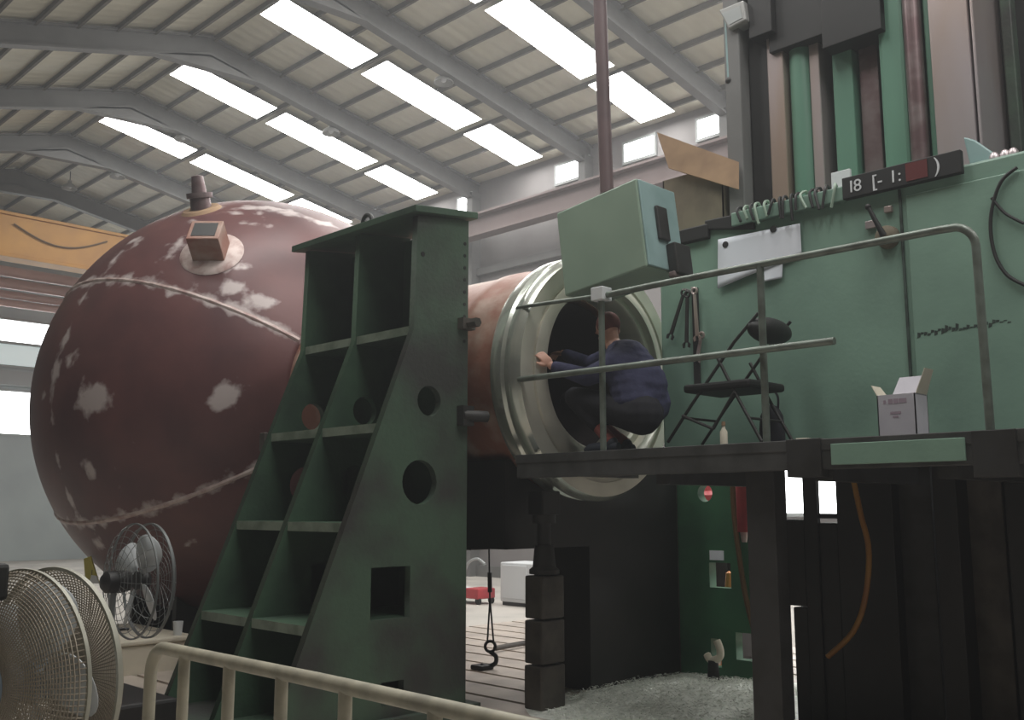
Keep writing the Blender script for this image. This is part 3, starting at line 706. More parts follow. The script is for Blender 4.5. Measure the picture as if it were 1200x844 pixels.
# ------------------------------------------------------------------ hanging cables and hoses of the machine
pts = [at(*q, X=5.965) for q in ((1192, 196), (1172, 215), (1161, 255), (1165, 295), (1180, 322), (1205, 336))]
o = MB().tube(bez(pts, 8), .011, 8).build('cable_loop', 'darkrubber', smooth=True); base_at(o, pts[0]); tag(o, 'black cable hanging in a loop on the right end of the headstock', 'cable')
pts = [at(*q, X=5.965) for q in ((1162, 232), (1178, 250), (1200, 262))]
o = MB().tube(bez(pts, 6), .009, 8).build('cable_loop', 'darkrubber', smooth=True); base_at(o, pts[0]); tag(o, 'short black cable crossing the hanging cable loop at the right edge', 'cable')
pts = [at(*q, X=5.7) for q in ((998, 552), (1008, 600), (1018, 645), (1014, 700), (1000, 740), (970, 770))]
o = MB().tube(bez(pts, 8), .017, 10).build('yellow_hose', 'hosey', smooth=True); base_at(o, pts[-1]); tag(o, 'yellow-brown hose hanging in a curve in the dark below the platform', 'hose')
wr = at(1140, 182, X=6.1)
o = MB().prism([(6.1, wr.y + .02, 3.672), (6.1, wr.y + .05, 3.88), (6.1, wr.y - .02, 3.84), (6.1, wr.y - .15, 3.70), (6.1, wr.y - .15, 3.672)], (.05, 0, 0)).build('end_bracket', 'teal', hs, bevel=.01)
for k, q in enumerate(((1165, 178), (1178, 182), (1188, 186))):
    g = at(*q, X=6.08); MB().lathe([(0, .03), (.03, .03), (.05, .018), (.06, 0)], (6.08, g.y, 3.67), (0, 0, 1), 14).build('grease_fitting', 'way', hs, smooth=True)
# floodlight beside the column
fl = at(858, 18, X=6.25)
fo = empty('floodlight', fl, 'small grey floodlight on a bracket at the top left of the machine column', 'lamp')
MB().prism([fl + Vector((0, .12, .09)), fl + Vector((0, -.1, .09)), fl + Vector((0, -.12, -.08)), fl + Vector((0, .04, -.1))], (.14, 0, 0)).build('lamp_housing', 'lampshade', fo, bevel=.012)
MB().prism([fl + Vector((-.004, .09, .05)), fl + Vector((-.004, -.07, .05)), fl + Vector((-.004, -.09, -.055)), fl + Vector((-.004, .03, -.07))], (.006, 0, 0)).build('lens', 'frame', fo)
g0 = at(852, 38, X=6.32); g1 = at(855, 95, X=6.32)
MB().tube([g0 + Vector((0, 0, .1)), g1], .022, 10).build('bracket_tube', 'teal', fo, smooth=True)
MB().ball(g1, .035, 12).tube(bez([g1, at(862, 92, X=6.45), at(880, 88, X=6.55)], 5), .008, 8).build('cable_gland', 'dsteel', fo, smooth=True)

# ================================================================== below the flange
bs = empty('block_stack', (5.27, 4.94, BZ), 'screw jack on a stack of three steel blocks under the flange', 'jack')
for i in range(3):
    MB().box(5.15 + .004 * i, 5.40 - .003 * i, 4.86, 5.03, BZ + .31 * i, BZ + .31 * i + .298).build('block', 'block', bs, bevel=.012)
MB().lathe([(0, .11), (.03, .11), (.05, .085), (.2, .07), (.2, .05), (.36, .05), (.36, .085), (.42, .085), (.42, 0)], (5.275, 4.945, BZ + .928), (0, 0, 1), 24).build('screw_jack', 'dsteel', bs, smooth=True)
MB().box(5.18, 5.37, 4.87, 5.02, 1.548, 1.72).build('packing_block', 'black', bs, bevel=.01)
# rear green fixture
XR = 7.2
def q2(px, py): p = at(px, py, X=XR); return (p.y, p.z)
def qr(x0, y0, x1, y1): a = q2(x0, y0); b = q2(x1, y1); return rect(min(a[0], b[0]), max(a[0], b[0]), min(a[1], b[1]), max(a[1], b[1]))
rp = empty('fixture_plate', (7.26, 4.7, BZ), 'green cast fixture plate with round and square openings standing behind the dark cradle', 'fixture')
a = q2(826, 578)
me = holed(rect(4.27, 5.19, BZ, 1.98), [circ(a[0], a[1], .075), qr(831, 659, 857, 690), qr(862, 741, 886, 776), qr(833, 748, 846, 783)], 'YZ', XR + .05, .1)
link(me, 'plate', 'rear_green', rp)
MB().box(XR - .01, XR + .35, 5.145, 5.20, BZ, 1.98).build('side_rib', 'block', rp)
MB().box(XR, XR + .2, 4.27, 4.31, BZ, 1.98).build('side_rib', 'rear_green', rp)
b = q2(840, 651); MB().box(XR - .004, XR, b[0] - .07, b[0] + .07, b[1] - .04, b[1] + .04).build('label_sheet', 'paper', rp)
hy = [at(*q, X=7.12) for q in ((858, 552), (860, 600), (866, 650), (874, 700), (884, 740), (892, 760))]
o = MB().tube(bez(hy, 6), .022, 10).build('brown_hose', 'hoseb', smooth=True); base_at(o, hy[-1]); tag(o, 'brown hose hanging down across the rear green fixture plate', 'hose')
rd = at(871, 600, X=6.95); 
o = empty('gas_cylinder', (6.95, rd.y, rd.z), 'red cylinder hanging below the platform in front of the green fixture plate', 'cylinder')
MB().lathe([(-.2, 0), (-.2, .05), (.17, .055), (.22, .03), (.27, .02), (.28, .01), (1.98 - rd.z - .04, .01), (1.98 - rd.z - .04, 0)], (6.95, rd.y, rd.z + .04), (0, 0, 1), 20).build('cylinder_body', 'red', o, smooth=True)
MB().lathe([(-.28, .02), (-.2, .032), (-.2, 0)], (6.95, rd.y, rd.z + .04), (0, 0, 1), 14).build('valve', 'seam', o, smooth=True)
o = empty('dark_backing', (8.2, 5.3, BZ), 'dark box added behind the green fixture plate to darken its square opening', 'backing')  # dark box added so the square opening reads dark
MB().box(7.95, 8.4, 5.09, 5.85, BZ + .03, 1.42).build('backing_body', 'black', o, bevel=.01)
MB().box(7.935, 7.95, 5.13, 5.81, BZ + .08, 1.37).build('door', 'dsteel', o, bevel=.004)
MB().box(7.97, 8.38, 5.11, 5.83, BZ, BZ + .03).build('plinth', 'black', o)
gy_ = at(829, 580, X=8.15).y
o = MB().lathe([(0, 0), (0, .10), (.30, .10), (.34, .05), (.40, .04), (.40, 0)], (8.15, gy_, 1.42), (0, 0, 1), 24).build('gas_bottle', 'red', smooth=True)
base_at(o, (8.15, gy_, 1.42)); tag(o, 'red bottle seen through the round hole of the green fixture plate', 'bottle')
pk = at(855, 688, X=7.6)
o = empty('traffic_cone', (7.6, pk.y, BZ), 'orange cone seen through the square opening of the green fixture plate', 'cone')
MB().lathe([(0, .0), (0, .15), (.03, .15), (.03, .10), (pk.z - BZ + .12, .03), (pk.z - BZ + .14, 0)], (7.6, pk.y, BZ), (0, 0, 1), 20).build('cone_body', mat('cone_orange', (.65, .25, .07), rough=.5), o, smooth=True)
MB().box(7.43, 7.77, pk.y - .17, pk.y + .17, BZ, BZ + .02).build('cone_foot', 'black', o, bevel=.005)
# valve and pedestal in front of the fixture plate
vz = at(838, 788, Z=BZ)
o = empty('shackle_hook', (6.9, at(838, 780, X=6.9).y, BZ), 'pale lifting hook with a dark base standing before the green fixture plate', 'hook')
hk = at(838, 770, X=6.9)
MB().tube(bez([(6.9, hk.y - .02, hk.z + .13), (6.9, hk.y - .05, hk.z + .06), (6.9, hk.y - .04, hk.z), (6.9, hk.y + .04, hk.z - .03), (6.9, hk.y + .08, hk.z + .02)], 6), [.03] * 24 + [.02], 10).build('hook', 'beige', o, smooth=True)
MB().lathe([(0, .13), (.04, .13), (.06, .05), (hk.z - BZ - .03, .04), (hk.z - BZ - .02, 0)], (6.9, hk.y + .02, BZ), (0, 0, 1), 16).build('base', 'black', o, smooth=True)
# heap of metal chips
cm = MB()
def heap(x, y):
    return BZ + max(0, .10 * math.exp(-(((x - 6.25) / .8) ** 2 + ((y - 4.15) / .75) ** 2)) )
for i in range(7000):
    a = random.uniform(0, 2 * PI); r = math.sqrt(random.random())
    x = 6.2 + r * math.cos(a) * 1.25; y = 4.25 + r * math.sin(a) * 1.05
    if x < 5.45 and y > 4.8 or (x > 7.1 and y > 4.0) or (y < 3.65 and x > 5.9) or y > 5.1 or (y > 4.84 and 5.1 < x < 5.45): continue
    z = heap(x, y) + random.uniform(.004, .02); s = random.uniform(.012, .032); t = random.uniform(0, 2 * PI)
    d = Vector((math.cos(t), math.sin(t), random.uniform(-.5, .8))) * s; e = Vector((-math.sin(t), math.cos(t), random.uniform(-.4, .6))) * s * .5
    p = Vector((x, y, z)); v = [cm.bm.verts.new(p + k) for k in (-d - e, e * .6 - d * .1 + Vector((0, 0, s * .4)), d - e * .3, d * .2 + e + Vector((0, 0, s * .3)))]
    cm.face([v[0], v[1], v[3]]); cm.face([v[1], v[2], v[3]])
g = [[cm.bm.verts.new((5.0 + 2.4 * i / 24, 3.2 + 1.9 * j / 24, heap(5.0 + 2.4 * i / 24, 3.2 + 1.9 * j / 24) - .004)) for i in range(25)] for j in range(25)]
for j in range(24):
    for i in range(24): cm.face([g[j][i], g[j][i + 1], g[j + 1][i + 1], g[j + 1][i]])
cm = cm.build('metal_chips', 'chips', kind='stuff'); tag(cm, 'glittering heap of curled metal chips on the floor plate under the platform', 'metal chips')
# chain sling with hook on the bed plate
sl = empty('chain_sling', (6.15, 6.42, BZ), 'thin chain sling hanging below the lengthwise beam with its hook on the slotted floor', 'chain')
cy, cx = 6.42, 6.15
MB().cyl((cx - .02, cy, 1.275), (cx - .005, cy, .80), .008, seg=8).tube([(cx - .005, cy, .80), (cx - .02, cy + .015, .44)], .008, 8).tube([(cx - .005, cy, .80), (cx + .02, cy - .02, .44)], .008, 8).cyl((cx - .01, cy, 1.03), (cx - .006, cy, .86), .02, seg=10).build('chain', 'black', sl, smooth=True)
MB().tube(arc((cx, cy, .395), .045, 0, 2 * PI, 16, (.7, -.7, 0), (0, 0, 1))[:-1], .014, 8, closed=True).tube(bez([(cx, cy, .35), (cx + .035, cy - .035, .31), (cx + .03, cy - .03, .25), (cx - .02, cy + .02, .225), (cx - .06, cy + .06, .24)], 6), .02, 10).build('hook', 'black', sl, smooth=True)
MB().box(cx - .12, cx + .03, cy - .02, cy + .13, BZ, BZ + .04).build('hook_weight', 'black', sl, bevel=.012)
o = MB().tube([at(580, 760, Z=.24), at(618, 753, Z=.24)], .025, 10).build('pipe_offcut', 'block', smooth=True); base_at(o, at(580, 760, Z=BZ)); tag(o, 'short dull pipe lying on the slotted floor beside the chain hook', 'pipe')
# far background seen in the gap
o = empty('white_cabinet', (11.6, 11.3, 0), 'pale grey cabinet on the floor seen through the gap under the vessel', 'cabinet')
a = at(586, 707, Z=0.03); X_ = a.x
MB().box(X_, X_ + .6, a.y - 1.3, a.y, .06, .70).build('cabinet_body', 'white', o, bevel=.02)
MB().box(X_ + .03, X_ + .57, a.y - 1.27, a.y - .03, 0, .06).build('plinth', 'dsteel', o)
MB().box(X_ - .015, X_, a.y - .62, a.y - .06, .12, .66).build('door', 'white', o, bevel=.008)
a = at(556, 706, Z=0.02)
o = empty('hand_trolley', (a.x, a.y, 0), 'small red and white trolley with a curved handle by the far wall', 'trolley')
MB().box(a.x - .15, a.x + .25, a.y - .25, a.y + .1, .09, .26).build('motor_box', 'red', o, bevel=.02)
MB().box(a.x - .2, a.x + .25, a.y + .1, a.y + .65, .09, .24).build('tray', 'white', o, bevel=.01)
MB().tube(bez([(a.x, a.y + .3, .24), (a.x, a.y + .2, .62), (a.x, a.y - .05, .74), (a.x, a.y - .25, .66)], 6), .025, 8).build('handle', 'frame', o, smooth=True)
for sx, sy in ((-.15, .55), (.2, .55), (-.1, -.2), (.2, -.2)):
    MB().cyl((a.x + sx - .02, a.y + sy, .06), (a.x + sx + .02, a.y + sy, .06), .06, seg=16).build('wheel', 'darkrubber', o)

# ================================================================== left side
# fans: a pedestal fan built facing +X with the cage apex towards -X
def make_fan(label, R_, wire, rimm, hubm, nr, nrad, pole_h, base_r=.26, wr_=.0022, blades=5):
    t = empty('pedestal_fan', (0, 0, 0), label, 'fan')
    H = pole_h
    m = MB()
    for k in range(nr):
        f = (k + 1) / nr; r = R_ * f; x = -.13 * math.sqrt(max(0, 1 - f ** 2.2)) - .0
        m.tube([(x, r * math.cos(2 * PI * i / 40), H + r * math.sin(2 * PI * i / 40)) for i in range(40)], wr_, 5, closed=True)
    for k in range(nrad):
        a = 2 * PI * k / nrad
        m.tube([(-.13 * math.sqrt(max(0, 1 - f ** 2.2)), R_ * f * math.cos(a), H + R_ * f * math.sin(a)) for f in (.12, .4, .65, .82, .93, 1)], wr_, 5)
    m.build('rear_guard', wire, t, smooth=True)
    m = MB()
    for k in range(nr):
        f = (k + 1) / nr; r = R_ * f; x = .12 + .09 * math.sqrt(max(0, 1 - f ** 2.2))
        m.tube([(x, r * math.cos(2 * PI * i / 40), H + r * math.sin(2 * PI * i / 40)) for i in range(40)], wr_, 5, closed=True)
    for k in range(nrad):
        a = 2 * PI * k / nrad
        m.tube([(.12 + .09 * math.sqrt(max(0, 1 - f ** 2.2)), R_ * f * math.cos(a), H + R_ * f * math.sin(a)) for f in (.12, .4, .65, .82, .93, 1)], wr_, 5)
    m.build('front_guard', wire, t, smooth=True)
    MB().lathe([(0, R_ + .004), (.0, R_ - .008), (.015, R_ - .008), (.015, R_ + .004)], (-.008, 0, H), (1, 0, 0), 64, closed=True).build('rim', rimm, t, smooth=True)
    MB().lathe([(0, R_ + .004), (.0, R_ - .008), (.02, R_ - .008), (.02, R_ + .004)], (.112, 0, H), (1, 0, 0), 64, closed=True).build('rim', rimm, t, smooth=True)
    for k in range(blades):
        mb = MB(); a0 = 2 * PI * k / blades + .6; rc = R_ * .56; ra_ = R_ * .36; tw = R_ * .30
        er = Vector((0, math.cos(a0), math.sin(a0))); et = (Vector((0, -math.sin(a0), math.cos(a0))) * .93 + Vector((.36, 0, 0)))
        ce = mb.bm.verts.new(Vector((.05, 0, H)) + er * rc); prev = None; first = None
        ringv = [mb.bm.verts.new(Vector((.05, 0, H)) + er * (rc + ra_ * math.cos(2 * PI * j / 24)) + et * (tw * math.sin(2 * PI * j / 24) * (1 + .25 * math.cos(2 * PI * j / 24)))) for j in range(24)]
        for j in range(24): mb.face([ce, ringv[j], ringv[(j + 1) % 24]])
        mb.prism([Vector((.05, 0, H)) + er * .05 - et * .03, Vector((.05, 0, H)) + er * (rc - ra_ * .6) - et * .04, Vector((.05, 0, H)) + er * (rc - ra_ * .6) + et * .04, Vector((.05, 0, H)) + er * .05 + et * .03], (.003, 0, 0))
        b = mb.build('blade', 'blade', t, smooth=True); sd = b.modifiers.new('t', 'SOLIDIFY'); sd.thickness = .004
    MB().lathe([(0, 0), (0, .07), (.07, .075), (.1, .05), (.11, 0)], (.03, 0, H), (1, 0, 0), 24).build('hub', hubm, t, smooth=True)
    mo = MB().lathe([(-.02, .0), (-.02, .07), (-.08, .085), (-.20, .08), (-.23, .05), (-.24, 0)], (0, 0, H), (1, 0, 0), 28).build('motor', hubm, t, smooth=True)
    MB().cyl((-.14, 0, H - .08), (-.14, 0, .05), .022, seg=14).build('pole', rimm, t, smooth=True)
    MB().lathe([(0, 0), (0, base_r), (.02, base_r), (.05, .06), (.09, .03), (.09, 0)], (-.14, 0, 0), (0, 0, 1), 32).build('base', 'dsteel', t, smooth=True)
    return t
X_ = 3.35; p = at(155, 681, X=X_)
f1 = make_fan('grey pedestal fan with pale blades beside the round vessel', .43, 'greyrim', 'greyrim', 'black', 9, 20, p.z, blades=4)
f1.location = (p.x, p.y, 0)
d = ray(22, 800); p = CAM + d * (3.55 / d.dot(_F))
f2 = make_fan('large cream wire-caged pedestal fan in the left foreground', .40, 'cage', 'rim', 'bluehub', 40, 120, p.z, blades=5, wr_=.0028)
f2.location = (p.x, p.y, 0); f2.rotation_euler = (0, 0, math.radians(14))
MB().lathe([(0, .105), (-.012, .10), (-.018, 0)], (-.128, 0, p.z), (1, 0, 0), 32).build('guard_cap', 'bluehub', f2, smooth=True)
MB().box(-.16, -.1, -.06, .06, p.z + .30, p.z + .43).build('switch_box', 'darkrubber', f2, bevel=.015)
# guard rail in front
GX, GZ = 2.03, 1.0
gr = empty('guard_rail', (GX, 3.2, 0), 'cream pipe guard rail with short posts in the foreground', 'railing')
ye = at(182, 757, X=GX).y
rail = [(GX, ye + .03, .30)] + [(GX, ye + .03, .80)] + arc((GX, ye - .09, GZ - .12), .12, 0, PI / 2, 6, (0, 1, 0), (0, 0, 1)) + [(GX, 3.0, GZ + .005), (GX, 1.55, GZ)]
MB().tube(rail, .027, 14).build('top_rail', 'guard', gr, smooth=True)
for px in (215, 268, 330, 405, 510):
    yy = at(px, 800, X=GX).y
    MB().cyl((GX, yy, 0), (GX, yy, GZ - .01), .024, seg=14).build('post', 'guard', gr, smooth=True)
MB().tube([(GX, ye + .03, .30), (GX, ye + .03, 0)], .027, 14).build('end_post', 'guard', gr, smooth=True)
# crate by the fan, with boards on it
a = at(118, 795, Z=0); b = at(198, 790, Z=0)
cr = empty('beige_chest', (4.2, 9.0, 0), 'low beige steel chest on the floor behind the pedestal fan', 'chest')
cx0, cx1, cyy0, cyy1 = 3.75, 4.75, 8.75, 9.75
MB().box(3.45, 4.36, 8.35, 9.65, .0, .44).build('chest_body', 'beige', cr, bevel=.02)
MB().box(3.43, 4.38, 8.33, 9.67, .44, .48).build('lid', 'beige', cr, bevel=.012)
MB().box(3.5, 4.1, 9.1, 9.16, .48, .50).build('lid_strap', 'black', cr)
MB().box(3.55, 4.1, 9.35, 9.4, .48, .5).build('lid_strap', 'black', cr)
sg = at(108, 668, X=4.0)
o = empty('warning_sign', (4.0, sg.y, 0), 'small yellow and white sign standing at the left edge of the vessel', 'sign')
a = [at(*q, X=4.0) for q in ((98, 655), (106, 652), (116, 684), (100, 684))]
MB().prism(a, (.01, 0, 0)).build('sign_board', 'sign_yellow', o)
a = [at(*q, X=3.996) for q in ((107, 674), (113, 675), (116, 684), (104, 684))]
MB().prism(a, (.003, 0, 0)).build('sign_corner', 'white', o)
MB().cyl((4.008, sg.y, 0), (4.008, sg.y, sg.z), .012, seg=8).box(3.9, 4.1, sg.y - .1, sg.y + .1, 0, .03).build('sign_stand', 'dsteel', o)
# dark machinery low left
o = empty('tool_cart', (3.0, 6.1, 0), 'dark low cart behind the guard rail', 'cart')
MB().box(2.55, 3.0, 5.9, 6.75, .12, .44).build('cart_body', 'black', o, bevel=.02)
for sx, sy in ((2.6, 6.0), (2.95, 6.0), (2.6, 6.65), (2.95, 6.65)): MB().cyl((sx - .02, sy, .06), (sx + .02, sy, .06), .06, seg=14).build('wheel', 'darkrubber', o)
MB().tube(bez([(2.57, 6.7, .42), (2.5, 6.85, .56), (2.75, 6.9, .6), (2.95, 6.85, .56), (2.97, 6.7, .42)], 6), .014, 8).build('handle', 'dsteel', o, smooth=True)
cl_ = Vector((4.25, 8.45, .48))
o = MB().lathe([(0, 0), (0, .035), (.12, .045), (.12, .042), (.005, .033), (.005, 0)], cl_, (0, 0, 1), 18).build('paper_cup', 'white', smooth=True); base_at(o, cl_); tag(o, 'white paper cup at the near right corner of the beige chest', 'cup')
cz = .86 + .03; g = at(268, 763, Z=BZ + .08)
o = MB().box(3.1, 3.3, 5.35, 5.6, BZ + .08, BZ + .1).build('folded_cloth', 'white', bevel=.008); base_at(o, (3.2, 5.5, BZ + .08)); tag(o, 'folded white cloth on the foot of the green angle plate', 'cloth')

# ================================================================== overhead crane and pipes at the back
cr = empty('overhead_crane', (8.5, 26.5, 7.9), 'yellow box girder of the travelling crane high across the back of the hall', 'crane')
MB().box(4.2, WX - 1.1, 26.3, 26.8, 8.0, 9.02).build('girder', 'yellow', cr, bevel=.02)
MB().box(4.2, WX - 1.1, 26.25, 26.85, 9.02, 9.10).build('girder_flange', 'yellow', cr, bevel=.01)
MB().box(4.2, WX - 1.1, 26.25, 26.85, 7.92, 8.0).build('girder_flange', 'yellow', cr, bevel=.01)
MB().box(WX - 1.05, WX - .6, 25.4, 27.6, 8.51, 8.95).build('end_carriage', 'yellow', cr, bevel=.02)
hs_ = MB(); pts = [Vector((8.2 + 2.4 * i / 24, 26.26, 8.8 - .38 * math.sin(PI * i / 24))) for i in range(25)]
hs_.tube(pts, .022, 8).build('festoon_cable', 'hoseb', cr, smooth=True)
for i, z in enumerate((8.22, 7.88, 7.56, 7.32)):
    r = .15 if i < 2 else .11
    o = MB().cyl((2, 29.3, z), (WX, 29.3, z), r, seg=24).build('steel_pipe', 'pinkpipe', smooth=True)
    base_at(o, (9, 29.3, z - r)); tag(o, ['topmost pink-primed pipe running across the hall under the yellow girder', 'second pink-primed pipe from the top under the yellow girder', 'third pink-primed pipe from the top under the yellow girder', 'lowest pink-primed pipe under the yellow girder'][i], 'pipe', 'pink pipes across the back wall')
# high-bay lamps under the rafters
lp = empty('high_bay_lamp', (0, 0, 0), '', 'lamp')
MB().cyl((0, 0, 0), (0, 0, -.28), .012, seg=8).build('stem', 'dsteel', lp)
MB().lathe([(-.26, 0), (-.26, .05), (-.34, .06), (-.42, .17), (-.50, .20), (-.50, .19), (-.42, .155), (-.35, .05)], (0, 0, 0), (0, 0, 1), 24).build('shade', 'lampshade', lp, smooth=True)
MB().ball((0, 0, -.43), .06, 12).build('bulb', 'white', lp, smooth=True)
LP = [((218, 98), 21.2, 'dark high-bay lamp hanging near the ridge beside the second bright rooflight row'), ((388, 152), 17.6, 'dark high-bay lamp hanging in the middle of the second rooflight row'),
      ((520, 85), 13.9, 'dark high-bay lamp hanging beside the brightest rooflight row'), ((140, 168), 24.9, 'pale high-bay lamp left of the third rooflight row'), ((82, 212), 28.0 - 1.0, 'farthest pale high-bay lamp just above the yellow girder')]
for i, (q, Y, lb_) in enumerate(LP):
    o = lp if i == 0 else copy_tree(lp)
    g = at(q[0], q[1], Y=Y); top_ = rz(g.x, .05)
    o.location = (g.x, g.y, min(top_, g.z + .4)); o['label'] = lb_; o['group'] = 'high-bay lamps under the roof'
for o in [o for o in bpy.data.objects if o.name.startswith('high_bay_lamp')]:
    g = rz(o.location.x, .05) - o.location.z
    if g > .02: 
        for ch in o.children:
            if ch.name.startswith('stem'): ch.scale.z = 1; MBs = None
        st_ = MB().cyl((0, 0, -.05), (0, 0, g), .01, seg=8); so_ = st_.build('drop_rod', 'dsteel'); so_.parent = o

# ================================================================== the worker
def skin(nodes, edges, radii, name, m, parent, remesh=.012, extra=None, it=4):
    """one continuous surface grown around tapered limbs"""
    mb = MB()
    for a, b in edges:
        A, B = Vector(nodes[a]), Vector(nodes[b]); ra, rb = radii[a], radii[b]; n = max(2, int((B - A).length / (min(ra, rb) * .35)))
        for k in range(n + 1):
            t = k / n; mb.ball(A * (1 - t) + B * t, ra * (1 - t) + rb * t, 12)
    if extra:
        for em in extra: mb.bm.from_mesh(em)
    m2 = bpy.data.meshes.new(name); mb.bm.to_mesh(m2); mb.bm.free()
    o = bpy.data.objects.new('tmp_rm', m2); COL.objects.link(o)
    r = o.modifiers.new('r', 'REMESH'); r.mode = 'VOXEL'; r.voxel_size = remesh
    sm = o.modifiers.new('sm', 'SMOOTH'); sm.iterations = it; sm.factor = .5
    dg = bpy.context.evaluated_depsgraph_get(); dg.update()
    m3 = bpy.data.meshes.new_from_object(o.evaluated_get(dg)); bpy.data.objects.remove(o)
    m3.materials.clear()
    return link(m3, name, m, parent, smooth=True)
DK = 1.96
wk = empty('person', (5.42, 4.25, DK), 'person in navy work shirt crouching on the platform and reaching into the open flange', 'person')
WXc = 5.42
def P(px, py, dx=0.0): p = at(px, py, X=WXc + dx); return p
# joints: person faces +Y (left in the picture); camera side is -X
pel = P(752, 480); wai = P(752, 452); che = P(735, 426); nek = P(718, 404); hed = P(714, 386)
shl = P(722, 428, -.17); shr = P(716, 420, .17)
ell = P(688, 442, -.2); hal = at(646, 429, Y=4.665)
elr = P(690, 428, .18); har = P(660, 414, .18)
hpl = P(752, 486, -.10); hpr = P(750, 486, .10)
knl = P(674, 466, -.14); knr = P(668, 470, .16)
anl = Vector((WXc - .12, 4.33, DK + .09)); anr = Vector((WXc + .13, 4.40, DK + .09))
tol = anl + Vector((0, .17, -.055)); tor = anr + Vector((0, .17, -.055))
hel = anl + Vector((0, -.05, -.055)); her = anr + Vector((0, -.05, -.055))
nodes = [pel, wai, che, nek, hed, shl, ell, hal, shr, elr, har, hpl, knl, anl, tol, hpr, knr, anr, tor]
edges = [(0, 1), (1, 2), (2, 3), (3, 4), (2, 5), (5, 6), (6, 7), (2, 8), (8, 9), (9, 10), (0, 11), (11, 12), (12, 13), (13, 14), (0, 15), (15, 16), (16, 17), (17, 18)]
rad = [.13, .13, .135, .055, .06, .06, .042, .028, .06, .042, .028, .09, .058, .036, .03, .09, .058, .036, .03]
# head with face, ears and hands are merged into the one body
ext = []
fd = Vector((.15, .86, -.38)).normalized()            # where the head looks: into the bore, tipped down
up_ = (Vector((0, 0, 1)) - fd * fd.z).normalized(); sd_ = fd.cross(up_)
HR = Matrix((sd_, fd, up_)).transposed()
def addball(c, r, rot=HR, seg=20): 
    b = MB(); b.ball(c, r, seg, rot); me = bpy.data.meshes.new('x'); b.bm.to_mesh(me); b.bm.free(); ext.append(me)
hc = hed + Vector((0, .01, .0))
addball(hc + up_ * .025, (.076, .095, .09)); addball(hc + fd * .025 - up_ * .045, (.058, .07, .065))
addball(hc + fd * .098 - up_ * .012, (.014, .022, .022)); addball(hc + fd * .085 - up_ * .052, (.028, .014, .012)); addball(hc + fd * .075 - up_ * .088, (.026, .022, .018))
for s in (-1, 1):
    addball(hc + sd_ * s * .078 - up_ * .005 - fd * .01, (.012, .024, .034)); addball(hc + sd_ * s * .033 + fd * .086 + up_ * .018, (.02, .01, .008))
def hand(wr, dirv, side, nrm):
    dirv = dirv.normalized(); nrm = (nrm - dirv * nrm.dot(dirv)).normalized(); lat = dirv.cross(nrm)
    mb = MB(); R3 = Matrix((lat, dirv, nrm)).transposed()
    mb.ball(wr + dirv * .05, (.042, .055, .017), 16, R3)
    for i, (ln, off) in enumerate(((.070, -.030), (.080, -.010), (.075, .010), (.058, .028))):
        b0 = wr + dirv * .085 + lat * off; p1 = b0 + dirv * ln * .45 - nrm * .008; p2 = p1 + dirv * ln * .3 - nrm * .02; p3 = p2 + dirv * ln * .2 - nrm * .022
        mb.tube([b0 - dirv * .02, b0, p1, p2, p3], [.010, .0095, .009, .008, .006], 10)
    t0 = wr + dirv * .03 + lat * (side * .036); mb.tube([t0, t0 + dirv * .03 + lat * side * .022 - nrm * .008, t0 + dirv * .06 + lat * side * .026 - nrm * .016], [.013, .011, .008], 10)
    me = bpy.data.meshes.new('hand'); mb.bm.to_mesh(me); mb.bm.free(); ext.append(me)
hand(hal, Vector((-.45, .45, .75)), -1, Vector((-.3, -1, .1)))
hand(har, Vector((.2, .9, .1)), 1, Vector((.1, 0, 1)))
skin(nodes, edges, rad, 'body', 'skin', wk, .0065, ext, it=2)
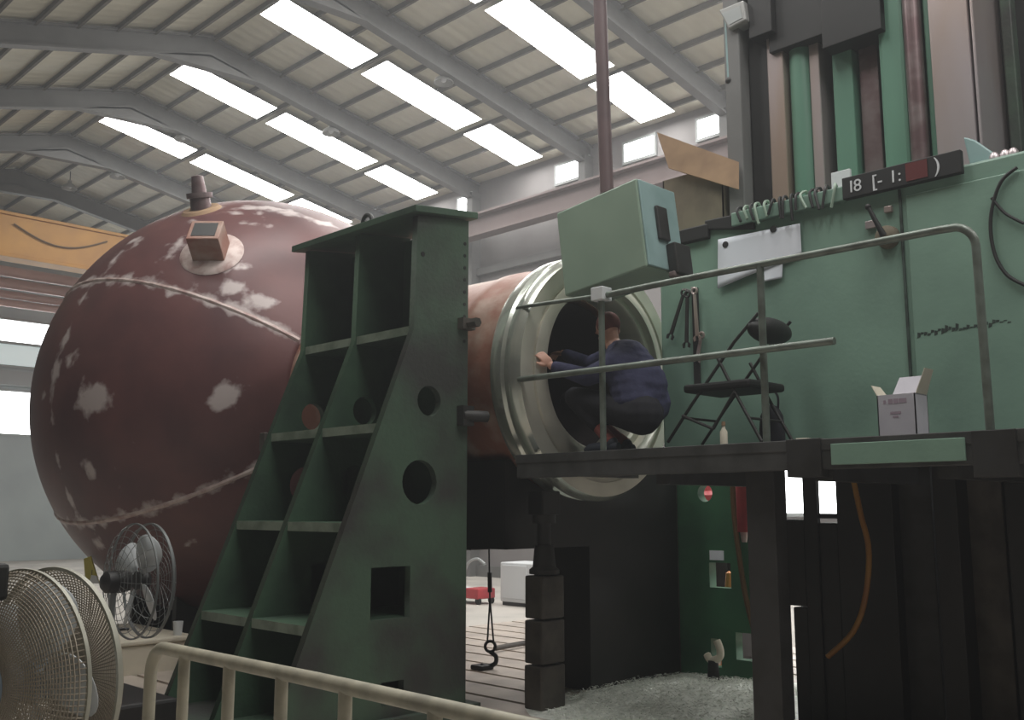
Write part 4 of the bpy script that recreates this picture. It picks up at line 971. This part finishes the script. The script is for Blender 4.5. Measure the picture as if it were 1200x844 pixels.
# clothes follow the same joints, a little larger
def mixp(a, b, t): return a * (1 - t) + b * t
n2 = [wai, che, mixp(che, nek, .7), pel + Vector((0, -.0, .03)), shl, mixp(shl, ell, .5), ell, mixp(ell, hal, .86), shr, mixp(shr, elr, .5), elr, mixp(elr, har, .86), mixp(wai, che, .5) + Vector((-.07, 0, 0)), mixp(wai, che, .5) + Vector((.07, 0, 0)), pel + Vector((-.07, 0, .05)), pel + Vector((.07, 0, .05))]
skin(n2, [(0, 1), (1, 2), (0, 3), (1, 4), (4, 5), (5, 6), (6, 7), (1, 8), (8, 9), (9, 10), (10, 11), (12, 4), (13, 8), (12, 14), (13, 15)],
     [.185, .175, .075, .175, .095, .078, .068, .048, .095, .078, .068, .048, .16, .16, .165, .165], 'shirt', 'navy', wk, .011, it=6)
n3 = [pel, hpl, mixp(hpl, knl, .5), knl, mixp(knl, anl, .4), mixp(knl, anl, .62), hpr, mixp(hpr, knr, .5), knr, mixp(knr, anr, .4), mixp(knr, anr, .62)]
skin(n3, [(0, 1), (1, 2), (2, 3), (3, 4), (4, 5), (0, 6), (6, 7), (7, 8), (8, 9), (9, 10)], [.165, .145, .105, .08, .068, .058, .145, .105, .08, .068, .058], 'trousers', 'trouser', wk, .011, it=6)
for a_, t_, h_ in ((anl, tol, hel), (anr, tor, her)):
    mb = MB(); mb.tube([h_ + Vector((0, -.02, .02)), h_ + Vector((0, .02, .02)), mixp(h_, t_, .55) + Vector((0, 0, .018)), t_ + Vector((0, .02, .008)), t_ + Vector((0, .06, .004))], [.03, .042, .043, .042, .022], 14).ball(a_ + Vector((0, -.005, -.01)), (.046, .05, .05), 14)
    o = mb.build('shoe', 'shoe', wk, smooth=True)
    k_ = knl if a_ is anl else knr
    MB().tube([mixp(k_, a_, t) for t in (.5, .7, .85, 1.0)], [.048, .046, .045, .046], 16).build('sock', 'redsock', wk, smooth=True)
hr = MB(); hr.ball(hc + up_ * .034 - fd * .014, (.084, .096, .092), 24, HR)
for v in list(hr.bm.verts):
    r = v.co - hc
    if r.dot(fd) > .035 and r.dot(up_) < .075 or r.dot(up_) < -.045: hr.bm.verts.remove(v)
hr = hr.build('cap', 'redcap', wk, smooth=True); sd = hr.modifiers.new('t', 'SOLIDIFY'); sd.thickness = .006
